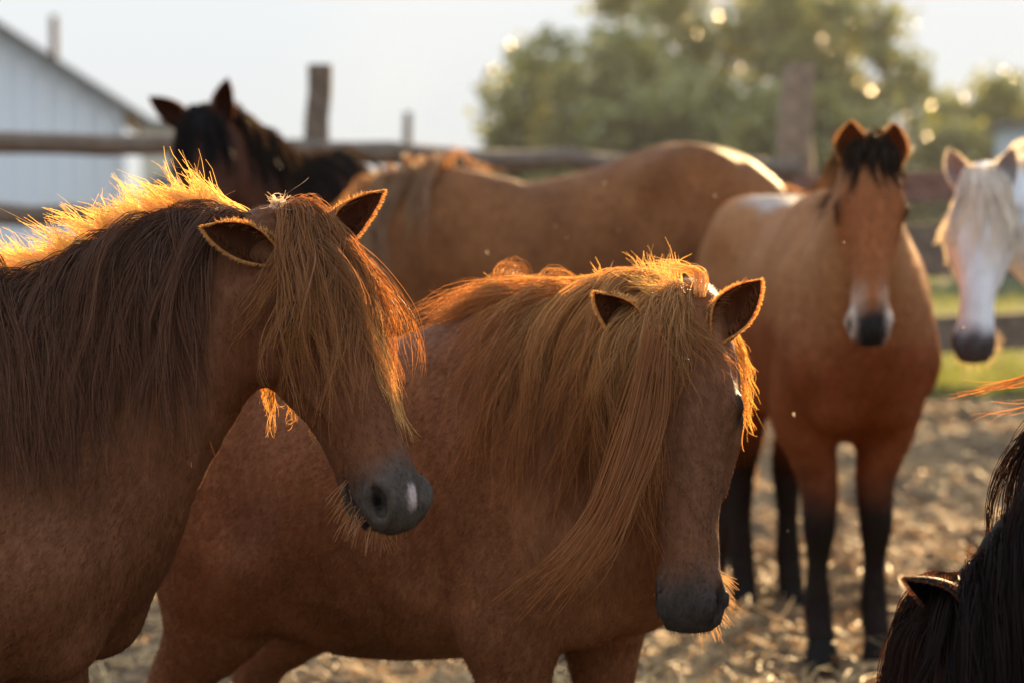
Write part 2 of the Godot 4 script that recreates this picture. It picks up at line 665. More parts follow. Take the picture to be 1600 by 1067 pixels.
func build_head(b: Horse):
	var B := b.body
	var L := b.L
	var s := b.HL
	var up := [[0.02, -0.115, 0.115, 0.115], [0.14, -0.105, 0.155, 0.135], [0.30, -0.095, 0.165, 0.132], [0.44, -0.105, 0.135, 0.122], [0.60, -0.112, 0.103, 0.110], [0.76, -0.122, 0.092, 0.106], [0.88, -0.134, 0.095, 0.104], [0.930, -0.140, 0.078, 0.082]]
	var jaw := [[0.13, -0.25, 0.080, 0.125], [0.26, -0.275, 0.085, 0.120], [0.40, -0.255, 0.076, 0.098], [0.56, -0.222, 0.060, 0.068], [0.72, -0.212, 0.058, 0.056], [0.86, -0.232, 0.060, 0.048], [0.915, -0.232, 0.052, 0.038]]
	for set_ in [up, jaw]:
		var P := []
		var Ws := []
		var Hs := []
		var La := []
		for q in set_:
			P.append(b.hd(q[0], q[1], 0))
			Ws.append(q[2] * s)
			Hs.append(q[3] * s)
			La.append(L)
		B.loft(P, Ws, Hs, La, 0.05 * s, 3)
	# flat plane of the face, edged by the nasal bones
	B.loft([b.hd(0.14, -0.030, 0), b.hd(0.34, -0.022, 0), b.hd(0.60, -0.040, 0), b.hd(0.82, -0.062, 0)], [0.085 * s, 0.105 * s, 0.062 * s, 0.050 * s], [0.026 * s, 0.030 * s, 0.030 * s, 0.030 * s], [L, L, L, L], 0.03 * s, 3)
	for k in [-1.0, 1.0]:
		B.loft([b.hd(0.19, -0.225, 0.092 * k), b.hd(0.31, -0.235, 0.094 * k)], [0.050 * s, 0.046 * s], [0.140 * s, 0.120 * s], [L, L], 0.028 * s)          # cheek
		B.loft([b.hd(0.17, -0.06, 0.120 * k), b.hd(0.255, -0.030, 0.128 * k), b.hd(0.325, -0.036, 0.146 * k), b.hd(0.375, -0.062, 0.138 * k)], [0.022 * s, 0.030 * s, 0.030 * s, 0.020 * s], [0.022 * s, 0.026 * s, 0.024 * s, 0.020 * s], [L, L, L, L], 0.035 * s, 3)       # brow
		B.loft([b.hd(0.34, -0.135, 0.146 * k), b.hd(0.45, -0.150, 0.130 * k), b.hd(0.57, -0.165, 0.100 * k)], [0.028 * s, 0.024 * s, 0.014 * s], [0.020 * s, 0.017 * s, 0.012 * s], [L, L, L], 0.028 * s, 3)   # facial crest
		B.blob(b.hd(0.20, -0.085, 0.178 * k), Vector2(0.026, 0.036) * s, L, 0.04 * s, true)                                                       # hollow over the eye
		B.loft([b.hd(0.50, -0.098, 0.162 * k), b.hd(0.68, -0.115, 0.128 * k)], [0.030 * s, 0.026 * s], [0.036 * s, 0.034 * s], [L, L], 0.05 * s, 1, true)   # hollow beside the nose
		B.loft([b.hd(0.46, -0.245, 0.122 * k), b.hd(0.62, -0.215, 0.100 * k)], [0.022 * s, 0.022 * s], [0.030 * s, 0.026 * s], [L, L], 0.04 * s, 1, true)   # hollow behind the mouth
		B.loft([b.hd(0.272, -0.078, 0.160 * k), b.hd(0.295, -0.056, 0.170 * k), b.hd(0.325, -0.049, 0.174 * k), b.hd(0.352, -0.064, 0.166 * k), b.hd(0.370, -0.088, 0.155 * k)], [0.011 * s, 0.015 * s, 0.017 * s, 0.014 * s, 0.009 * s], [0.011 * s, 0.014 * s, 0.016 * s, 0.013 * s, 0.009 * s], [L, L, L, L, L], 0.008 * s, 3)  # upper lid
		B.loft([b.hd(0.272, -0.082, 0.160 * k), b.hd(0.298, -0.108, 0.163 * k), b.hd(0.330, -0.116, 0.162 * k), b.hd(0.370, -0.092, 0.154 * k)], [0.010 * s, 0.012 * s, 0.012 * s, 0.009 * s], [0.010 * s, 0.011 * s, 0.011 * s, 0.009 * s], [L, L, L, L], 0.008 * s, 3)   # lower lid
		B.loft([b.hd(0.85, -0.090, 0.064 * k), b.hd(0.925, -0.100, 0.074 * k), b.hd(0.965, -0.140, 0.062 * k)], [0.032 * s, 0.036 * s, 0.030 * s], [0.032 * s, 0.042 * s, 0.034 * s], [L, L, L], 0.04 * s, 2)   # side of the muzzle
		var ring := []
		for q in [[0.868, -0.088, 0.096], [0.888, -0.058, 0.092], [0.932, -0.050, 0.086], [0.968, -0.078, 0.076], [0.976, -0.120, 0.076], [0.955, -0.148, 0.088], [0.915, -0.142, 0.104], [0.884, -0.118, 0.107], [0.868, -0.092, 0.098]]:
			ring.append(b.hd(q[0], q[1], q[2] * k))
		B.loft(ring, [0.013 * s, 0.014 * s, 0.014 * s, 0.013 * s, 0.013 * s, 0.014 * s, 0.016 * s, 0.015 * s, 0.013 * s], [0.013 * s, 0.014 * s, 0.014 * s, 0.013 * s, 0.013 * s, 0.014 * s, 0.016 * s, 0.015 * s, 0.013 * s], [L, L, L, L, L, L, L, L, L], 0.016 * s, 3)   # rim of the nostril
		B.loft([b.hd(0.890, -0.088, 0.112 * k), b.hd(0.925, -0.090, 0.108 * k), b.hd(0.958, -0.112, 0.100 * k)], [0.034 * s, 0.044 * s, 0.036 * s], [0.012 * s, 0.021 * s, 0.017 * s], [L, L, L], 0.008 * s, 2, true)
		B.loft([b.hd(0.785, -0.200, 0.088 * k), b.hd(0.87, -0.209, 0.080 * k), b.hd(0.945, -0.213, 0.052 * k), b.hd(0.985, -0.212, 0.0)], [0.028 * s, 0.028 * s, 0.026 * s, 0.024 * s], [0.008 * s, 0.009 * s, 0.009 * s, 0.008 * s], [L, L, L, L], 0.010 * s, 3, true)   # mouth


func coat_colour(b: Horse, p: Vector3) -> Color:
	var c: Dictionary = b.c
	var base: Color = c.coat
	var n := wob.get_noise_3d(p.x * 1.3, p.y * 1.3, p.z * 1.3)
	var n2 := wob.get_noise_3d(p.x * 6.0 + 9.0, p.y * 3.0, p.z * 6.0)
	var col := base.lerp(c.get("coat2", base), clampf(0.5 + n * 1.1, 0, 1))
	var q := p - b.o
	var y := q.y / b.W
	var hr := (p - b.poll) / b.HL
	var hx := hr.dot(b.F)
	var hu := hr.dot(b.U)
	var hl := absf(hr.dot(b.L))
	if hx > 0.0 and hx < 1.12 and hu > -0.46 + 0.17 * smoothstep(0.35, 0.7, hx) and hu < 0.12 and hl < 0.25 - 0.125 * smoothstep(0.4, 0.75, hx):
		if c.has("face"):
			col = col.lerp(c.face, smoothstep(0.05, 0.3, hx))
		if c.has("pale_nose"):
			col = col.lerp(c.pale_nose, smoothstep(0.66, 0.76, hx + n2 * 0.05) * smoothstep(-0.02, 0.05, hl - 0.035 + hx * 0.02))
		var mz := smoothstep(c.get("muzzle_from", 0.74), c.get("muzzle_from", 0.74) + 0.13, hx + n2 * 0.05 - hu * 0.12)
		col = col.lerp(c.get("muzzle", base), mz)
		if c.has("nose_rim"):
			col = col.lerp(c.nose_rim, smoothstep(0.055, 0.095, hl + n2 * 0.02) * smoothstep(0.80, 0.86, hx) * 0.9)
		var ex := Vector2(hx - 0.318, hu + 0.082).length()
		col = col.lerp(Color(0.022, 0.016, 0.013), smoothstep(c.get("eye_dark", 0.075), 0.04, ex) * 0.85 * smoothstep(0.1, 0.15, hl))
		var nd := Vector3((hx - 0.926) * 0.75, (hu + 0.098) * 1.1, (hl - 0.098) * 0.9).length()
		col = col.lerp(Color(0.012, 0.010, 0.010), smoothstep(0.034, 0.014, nd))
		if hx > 0.79: col = col.lerp(Color(0.015, 0.013, 0.013), smoothstep(0.012, 0.005, absf(hu + 0.201 + (hx - 0.79) * 0.075)) * 0.85)
		if c.has("snip"):
			var sd := Vector2((hx - 0.935) * 0.7, hr.dot(b.L) - 0.004).length()
			col = col.lerp(c.snip, smoothstep(0.036, 0.008, sd + n2 * 0.05) * 0.9)
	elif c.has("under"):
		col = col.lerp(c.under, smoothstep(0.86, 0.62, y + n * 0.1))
	if c.has("points") and not (hx > 0.0 and hu > -0.46 and hx < 1.12):
		var dark := smoothstep(0.46, 0.30, y + n * 0.06)
		col = col.lerp(c.points, dark * c.get("points_amount", 1.0))
	if c.has("sky_sheen"):  # sky reflection on the rump, painted into the coat colour
		var pw: Vector3 = c.sky_sheen_w
		var pd: float = (p - b.w(pw.x, pw.y, pw.z)).length() / c.sky_sheen_r
		col = col.lerp(c.sky_sheen, smoothstep(1.0, 0.7, pd + n2 * 0.35) * 0.9)
	col *= 1.0 + n2 * 0.16
	col.a = 1.0
	return col


func ear(b: Horse, base: Vector3, axis: Vector3, facing: Vector3, length: float, wid: float, lean: float, fur: Hair):
	axis = axis.normalized()
	facing = (facing - axis * facing.dot(axis)).normalized()
	var side := axis.cross(facing)
	var nv := 16
	var nu := 14
	var prof := [0.42, 0.70, 0.95, 1.04, 1.0, 0.83, 0.53, 0.04]
	var first := b.V.size()
	var thick := 0.0035
	for sheet in 2:
		for iv in nv + 1:
			var v := float(iv) / nv
			var f := v * 7.0
			var j := mini(int(f), 6)
			var r: float = lerpf(prof[j], prof[j + 1], f - j) * wid
			var open := lerpf(2.75, 1.75, smoothstep(0.0, 0.7, v))
			var cen := base + axis * length * v + side * lean * length * v * v - facing * 0.25 * wid * sin(v * PI) + facing * wid * 0.5 * v * v
			for iu in nu + 1:
				var u := float(iu) / nu * 2.0 - 1.0
				var ph := u * open
				var rr := maxf(r - thick * sheet * smoothstep(0.0, 0.15, 1.0 - absf(u) + 0.02), 0.0006)
				var p := cen + (-facing * cos(ph) * 0.85 + side * sin(ph)) * rr
				b.V.append(p)
				var col := coat_colour(b, p) * (1.0 if sheet == 0 else c_in(b))
				if b.c.has("ear_tip"): col = col.lerp(b.c.ear_tip, smoothstep(0.4, 0.9, v))
				col.a = 1.0
				b.C.append(col)
	var st := (nu + 1) * (nv + 1)
	for sheet in 2:
		for iv in nv:
			for iu in nu:
				var a := first + sheet * st + iv * (nu + 1) + iu
				if sheet == 0:
					b.I.append_array([a, a + 1, a + nu + 1, a + 1, a + nu + 2, a + nu + 1])
				else:
					b.I.append_array([a, a + nu + 1, a + 1, a + 1, a + nu + 1, a + nu + 2])
	for iv in nv:
		for e in [0, nu]:
			var a: int = first + iv * (nu + 1) + e
			b.I.append_array([a, a + st, a + nu + 1, a + st, a + st + nu + 1, a + nu + 1])
	# long soft hair inside the ear, rooted along both edges
	for k in int(b.c.get("fringe_n", 700) * 0.35):
		var iv := rng.randi_range(2, nv - 3)
		var iu: int = [rng.randi_range(1, 4), rng.randi_range(nu - 4, nu - 1)][rng.randi() % 2]
		var p: Vector3 = b.V[first + st + iv * (nu + 1) + iu]
		var mid := base + axis * length * (float(iv) / nv + 0.12) + facing * wid * 0.35
		var d := ((mid - p).normalized() + axis * 0.4 + facing * 0.5 + rv() * 0.35).normalized()
		var ln := rng.randf_range(0.012, 0.03) * minf(1.0, wid / 0.035)
		var ic: Color = b.c.coat * rng.randf_range(0.7, 1.5)
		ic.a = 1.0
		fur.strand(PackedVector3Array([p, p + d * ln * 0.55 + rv() * 0.002, p + d * ln + rv() * 0.004]), 0.0009, 0.0004, ic, ic, rv())
	# fringe of short hair along the rims and over the back of the ear
	var fc: Color = b.c.get("fringe", b.c.coat * 1.6)
	for k in int(b.c.get("fringe_n", 700) * 2.8):
		var iv := rng.randi_range(1, nv)
		var rim := rng.randf() < 0.6
		var iu: int = ([0, nu][rng.randi() % 2]) if rim else rng.randi_range(0, nu)
		var i0 := first + iv * (nu + 1) + iu
		var i1 := i0 - (nu + 1)
		var p := b.V[i0].lerp(b.V[i1], rng.randf())
		var out := (p - (base + axis * (p - base).dot(axis))).normalized()
		var d := (out * 1.0 + axis * 0.7 + rv() * 0.5 + (facing * 0.4 if rim else Vector3.ZERO)).normalized()
		var ln := rng.randf_range(0.003, 0.009)
		fur.strand(PackedVector3Array([p, p + d * ln * 0.5 + rv() * 0.001, p + d * ln]), 0.0008, 0.0003, fc, fc * 1.2, rv())


func c_in(b: Horse) -> float:
	return b.c.get("ear_inside", 0.6)


func coat_fur(b: Horse, count: int, ln: float, wd: float, hr: Hair, gain: float):
	# short hairs, one sliver each, spread evenly over the skin and lying with the coat
	var cum := PackedFloat32Array()
	var total := 0.0
	for t in range(0, b.I.size(), 3):
		total += (b.V[b.I[t + 1]] - b.V[b.I[t]]).cross(b.V[b.I[t + 2]] - b.V[b.I[t]]).length()
		cum.append(total)
	for k in count:
		var t := cum.bsearch(rng.randf() * total) * 3
		if t + 2 >= b.I.size(): continue
		var u := rng.randf()
		var v := rng.randf()
		if u + v > 1.0:
			u = 1.0 - u
			v = 1.0 - v
		var i0 := b.I[t]
		var i1 := b.I[t + 1]
		var i2 := b.I[t + 2]
		var p := b.V[i0] + (b.V[i1] - b.V[i0]) * u + (b.V[i2] - b.V[i0]) * v
		var n := b.N[i0]
		var hx := (p - b.poll).dot(b.F) / b.HL
		var inhead := hx > 0.02 and (p - b.hd(0.5, -0.15, 0)).length() < b.HL * 0.62
		var flow := (b.F * 0.8 + Vector3.DOWN * 0.4) if inhead else (-b.fwd * 0.7 + Vector3.DOWN * 0.7)
		flow += rv() * 0.35
		flow = (flow - n * flow.dot(n)).normalized()
		var l := ln * rng.randf_range(0.5, 1.3) * (0.65 if inhead else 1.0)
		var lift := rng.randf_range(0.12, 0.5)
		var d := (flow + n * lift).normalized()
		var s := d.cross(n).normalized() * wd * 0.5
		var c := b.C[i0] * gain * rng.randf_range(0.62, 1.32)
		c.a = 1.0
		var base := hr.V.size()
		p -= n * 0.0008
		hr.V.append(p - s)
		hr.V.append(p + s)
		hr.V.append(p + d * l)
		var nn := (n + rv() * 0.25).normalized()
		hr.N.append(nn)
		hr.N.append(nn)
		hr.N.append(nn)
		hr.C.append(c)
		hr.C.append(c)
		hr.C.append(c)
		hr.I.append_array([base, base + 2, base + 1])


func hoof(b: Horse, x: float, z: float):
	var V := PackedVector3Array()
	var I := PackedInt32Array()
	var W := b.W
	var rings := [[0.0, 0.048, 0.012], [0.012, 0.047, 0.010], [0.05, 0.036, -0.006], [0.062, 0.030, -0.010]]
	for r in rings:
		for k in 16:
			var a := TAU * k / 16.0
			V.append(b.w(x + r[2] + cos(a) * r[1] * 1.08, r[0], z + sin(a) * r[1] * 0.95) - b.root.position)
	for j in rings.size() - 1:
		for k in 16:
			var a := j * 16 + k
			var e := j * 16 + (k + 1) % 16
			I.append_array([a, a + 16, e, e, a + 16, e + 16])
	part("hoof", array_mesh(V, normals(V, I), null, I), hoof_mat, b.root)


# the frame of a head from where its poll and its nose are and which way its forehead faces
func make_horse(c: Dictionary) -> Horse:
	var b := Horse.new()
	b.c = c
	b.W = c.tall
	b.slim = c.get("slim", 1.0)
	b.fwd = Vector3(cos(c.heading), 0, sin(c.heading))
	b.right = Vector3(-b.fwd.z, 0, b.fwd.x)
	b.o = c.where
	b.poll = c.poll
	b.F = (c.nose - c.poll).normalized()
	b.HL = c.head
	b.U = (c.brow - b.F * c.brow.dot(b.F)).normalized()
	b.L = b.U.cross(b.F).normalized()     # to the horse's left
	b.root = thing("horse", c.where, c.label, "horse", "horses in the paddock")
	build_trunk(b, c)
	build_neck(b, c)
	build_head(b)
	# grids: a coarse one for the trunk, a fine one for the head
	var lo := Vector3(1e9, 1e9, 1e9)
	var hi := -lo
	for L in b.body.lofts:
		if L.cut: continue
		for s in L.segs:
			for p in [s.a, s.a + s.ab]:
				lo = lo.min(p - Vector3.ONE * (s.rmax + 0.02))
				hi = hi.max(p + Vector3.ONE * (s.rmax + 0.02))
	var mid := b.hd(0.45, -0.15, 0)
	var rad := 0.72 * b.HL
	var nk: Array = b.neck[-2]
	var pt: Vector3 = nk[0]
	var nt: Vector3 = nk[2]
	var h1: float = c.cell
	var h2: float = c.head_cell
	var g1 := b.body.grid(h1, lo, hi)
	b.body.nets(g1, b.V, b.I, func(p): return (p - mid).length() > rad or (p - pt).dot(nt) < 0.0)
	var e := Vector3.ONE * (rad + 0.06)
	var g2 := b.body.grid(h2, mid - e, mid + e, func(q, half): return (q - mid).length() < rad + half + h1 * 2.5 and (q - pt).dot(nt) > -h1 * 3.0 - half)
	b.body.nets(g2, b.V, b.I, func(p): return (p - mid).length() < rad + h1 * 2.5 and (p - pt).dot(nt) > -h1 * 2.6)
	b.C.resize(b.V.size())
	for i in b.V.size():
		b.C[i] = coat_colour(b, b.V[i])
	var fur := Hair.new()
	var skin_n := b.I.size()
	b.N = normals(b.V, b.I)
	if c.has("fur"):
		coat_fur(b, c.fur, c.get("fur_len", 0.011), c.get("fur_w", 0.0011), fur, c.get("fur_gain", 1.25))
	for k in 2:
		var E: Array = c.ears[k]     # where its tip points, where it opens to, how far the tip leans
		var s: float = [1.0, -1.0][k]
		var ax: Vector3 = E[0]
		var fc: Vector3 = E[1]
		ear(b, (b.hd(E[3].x, E[3].y, E[3].z) if E.size() > 3 else b.hd(0.055, -0.035, 0.105 * s)) - ax.normalized() * 0.035, ax, fc, c.get("ear_len", 0.27) * b.HL + 0.035, c.get("ear_wid", 0.075) * b.HL, E[2], fur)
	var n2 := normals(b.V, b.I)
	for i in range(b.N.size(), n2.size()):
		pass
	b.N = n2
	# parts, in the thing's own axes
	var off := b.root.position
	var loc := func(A: PackedVector3Array) -> PackedVector3Array:
		var q := A.duplicate()
		for i in q.size():
			q[i] -= off
		return q
	var m := array_mesh(loc.call(b.V), b.N, b.C, b.I.slice(0, skin_n))
	array_mesh(loc.call(b.V), b.N, b.C, b.I.slice(skin_n), m)
	var bm := MeshInstance3D.new()
	bm.name = "body"
	bm.mesh = m
	bm.set_surface_override_material(0, white_mat if c.has("white") else coat_mat)
	bm.set_surface_override_material(1, ear_mat)
	b.root.add_child(bm, true)
	if fur.V.size():
		var fm := array_mesh(loc.call(fur.V), fur.N, fur.C, fur.I)
		var fo := part("coat_hair", fm, fur_mat, b.root)
		tag(fo, "", "", "", "stuff")
	for s in [1.0, -1.0]:
		var sp := SphereMesh.new()
		sp.radius = 0.038 * b.HL
		sp.height = 0.076 * b.HL
		sp.radial_segments = 24
		sp.rings = 14
		var ey := part("eye", sp, eye_mat, b.root)
		ey.position = b.hd(0.320, -0.084, 0.137 * s) - off
	for k in 2:
		var s: float = [-1.0, 1.0][k]
		hoof(b, 0.335 + c.get("fstep", [0.0, 0.0])[k], c.get("fore", 0.1) * s)
		hoof(b, -0.385 + c.get("hstep", [0.0, 0.0])[k], c.get("hind", 0.1) * s)
	return b


func crest_line(b: Horse):      # the ridge the mane grows from, withers to poll: [point, up, lateral]
	b.ridge.clear()
	var nodes := [[b.w(0.22, 0.75, 0), 0.0, b.fwd, Vector3.UP, b.right]]
	nodes.append_array(b.neck.slice(4))
	for a in nodes:
		var t: Vector3 = a[2]
		var up: Vector3 = (Vector3.UP - t * t.y)
		up = (up.normalized() * 0.75 + a[3] * 0.25).normalized() if up.length() > 0.25 else a[3]
		var p: Vector3 = a[0] + up * maxf(a[1] * 0.8, 0.05 * b.W)
		for k in 30:
			var d := b.body.near(p)
			if d > 0.9: d = -0.03
			if absf(d) < 0.002: break
			p -= up * clampf(d, -0.03, 0.03) * 0.9
		var lat: Vector3 = a[4]
		lat = (lat - Vector3.UP * lat.y).normalized()
		b.ridge.append([p, up, lat])
	var e: Array = b.ridge[-1]
	b.ridge.append([b.hd(-0.03, 0.0, 0), (e[1] - b.F * 0.3).normalized(), e[2]])


func crest(b: Horse, t: float) -> Array:
	if b.ridge.is_empty(): crest_line(b)
	var total := 0.0
	for i in b.ridge.size() - 1: total += (b.ridge[i + 1][0] - b.ridge[i][0]).length()
	var f := clampf(t, 0, 1) * total
	for i in b.ridge.size() - 1:
		var a: Array = b.ridge[i]
		var e: Array = b.ridge[i + 1]
		var l: float = (e[0] - a[0]).length()
		if f <= l or i == b.ridge.size() - 2:
			var u := clampf(f / maxf(l, 1e-5), 0, 1)
			return [a[0].lerp(e[0], u), a[1].lerp(e[1], u).normalized(), a[2].lerp(e[2], u).normalized()]
		f -= l
	return b.ridge[0]


func shift_hair(hr: Hair, off: Vector3):
	for i in hr.V.size():
		hr.V[i] -= off


func mane(b: Horse, c: Dictionary) -> Hair:
	var hr := Hair.new()
	var face := Vector3(0, 0.1, 1)
	var t0: float = c.get("from", 0.0)
	var t1: float = minf(c.get("to", 0.88), c.get("reach", 0.88))
	for k in int(c.locks):
		var t := lerpf(t0, t1, (k + rng.randf()) / c.locks)
		var cr := crest(b, t)
		var up: Vector3 = cr[1]
		var lat: Vector3 = cr[2]
		var sd: float = c.side
		if t < c.get("other_to", 0.7) and rng.randf() < c.get("other", 0.12): sd = -sd
		var root: Vector3 = cr[0] + lat * rng.randf_range(-0.012, 0.018) * sd - up * 0.012
		var wind: Vector3 = c.get("wind", Vector3.ZERO)
		var ln: float = c.length * rng.randf_range(0.65, 1.1) * c.get("shape", func(_t): return 1.0).call(t)
		var dir := up * rng.randf_range(0.05, c.get("rise", 0.3)) + lat * sd * rng.randf_range(0.6, 1.1) + rv() * 0.25 + wind
		var over := 0.0
		if t < 0.72 and rng.randf() < c.get("fluff", 0.15):
			dir += up * rng.randf_range(0.4, 1.2)
			over = rng.randf_range(0.0, 0.035)
		var P := guide(b.body, root, dir, ln, 14, c.get("fall", 0.55), over + rng.randf_range(0.004, c.get("lift", 0.024)), wind, c.get("curl", 0.25))
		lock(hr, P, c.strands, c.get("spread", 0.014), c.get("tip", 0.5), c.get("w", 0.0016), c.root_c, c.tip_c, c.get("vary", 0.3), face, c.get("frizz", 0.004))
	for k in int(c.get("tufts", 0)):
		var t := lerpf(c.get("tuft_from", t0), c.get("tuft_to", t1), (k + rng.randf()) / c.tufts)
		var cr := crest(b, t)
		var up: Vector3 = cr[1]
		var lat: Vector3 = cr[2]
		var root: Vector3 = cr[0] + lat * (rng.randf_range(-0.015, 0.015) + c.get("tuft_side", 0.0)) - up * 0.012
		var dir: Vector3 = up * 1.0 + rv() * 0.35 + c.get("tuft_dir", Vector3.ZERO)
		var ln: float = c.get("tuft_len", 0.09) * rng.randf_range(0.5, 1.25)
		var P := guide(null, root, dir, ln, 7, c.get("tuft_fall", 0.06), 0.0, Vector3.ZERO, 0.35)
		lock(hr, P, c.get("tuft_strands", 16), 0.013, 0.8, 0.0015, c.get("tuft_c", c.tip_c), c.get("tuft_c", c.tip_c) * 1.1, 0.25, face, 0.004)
	return hr


func forelock(b: Horse, c: Dictionary, hr: Hair):
	var face := Vector3(0, 0.1, 1)
	for k in int(c.locks):
		var s = (k + rng.randf()) / c.locks * 2.0 - 1.0
		var root := b.hd(rng.randf_range(-0.10, 0.08), rng.randf_range(-0.01, 0.01), s * 0.08 + c.get("shift", 0.0))
		for j in 5:
			root -= b.body.slope(root) * (b.body.near(root) + 0.006)
		var bias: Vector3 = c.get("bias", Vector3.ZERO)
		var dir = b.U * rng.randf_range(0.15, 0.55) + b.F * rng.randf_range(0.6, 1.1) + b.L * (s * 0.55) + bias + rv() * 0.2
		var P := guide(b.body, root, dir, c.length * (0.35 + 0.75 * sqrt(rng.randf())) * (c.get("short_left", 1.0) if s > 0.35 else 1.0), 16, c.get("fall", 0.3), rng.randf_range(0.003, c.get("lift", 0.016)), c.get("wind", Vector3.ZERO) * rng.randf_range(0.3, 1.2), c.get("curl", 0.25), c.get("hug", 0.3) * rng.randf_range(0.3, 1.0))
		lock(hr, P, c.strands, c.get("spread", 0.012), c.get("tip", 0.5), c.get("w", 0.0015), c.root_c, c.tip_c, c.get("vary", 0.3), face, c.get("frizz", 0.007))


func on_skin(b: Horse, p: Vector3) -> Vector3:
	for k in 8:
		var d := b.body.near(p)
		if d > 0.9: return p
		p -= b.body.slope(p) * (d + 0.001)
	return p


# a lock laid through given points
func drawn(hr: Hair, pts: Array, count: int, spread: float, tip: float, w: float, c0: Color, c1: Color):
	var P := PackedVector3Array()
	var n := pts.size()
	for i in range(n - 1):
		for j in 6:
			P.append(Body.cr(pts[maxi(i - 1, 0)], pts[i], pts[i + 1], pts[mini(i + 2, n - 1)], j / 6.0))
	P.append(pts[n - 1])
	lock(hr, P, count, spread, tip, w, c0, c1, 0.25, Vector3(0, 0.1, 1), 0.004)


func whiskers(b: Horse, hr: Hair, n: int, col: Color):
	for k in n:
		var a := rng.randf_range(-1.0, 1.0)
		var p := b.hd(rng.randf_range(0.80, 0.97), rng.randf_range(-0.26, -0.17), a * 0.10)
		var d := 0.0
		for i in 4:
			d = b.body.near(p)
			p -= b.body.slope(p) * d
		var g := b.body.slope(p)
		var dir := (g + rv() * 0.35 + Vector3.DOWN * 0.3 + b.F * 0.2).normalized()
		var P := guide(null, p, dir, rng.randf_range(0.015, 0.05), 5, 0.10, 0.0)
		hr.strand(P, 0.0009, 0.0004, col, col, Vector3(0, 0, 1) + rv() * 0.3)


func tail(b: Horse, length: float, locks: int, strands: int, c0: Color, c1: Color, w := 0.003) -> Hair:
	var hr := Hair.new()
	for k in locks:
		var root := b.w(-0.50 - rng.randf() * 0.03, rng.randf_range(0.76, 0.88), rng.randf_range(-0.02, 0.02))
		var P := guide(b.body, root, -b.fwd + Vector3.UP * 0.1 + rv() * 0.35, length * rng.randf_range(0.6, 1.0), 12, 0.4, 0.02, Vector3.ZERO, 0.15)
		lock(hr, P, strands, 0.025, 1.0, w, c0, c1, 0.3, Vector3(0, 0.1, 1))
	return hr



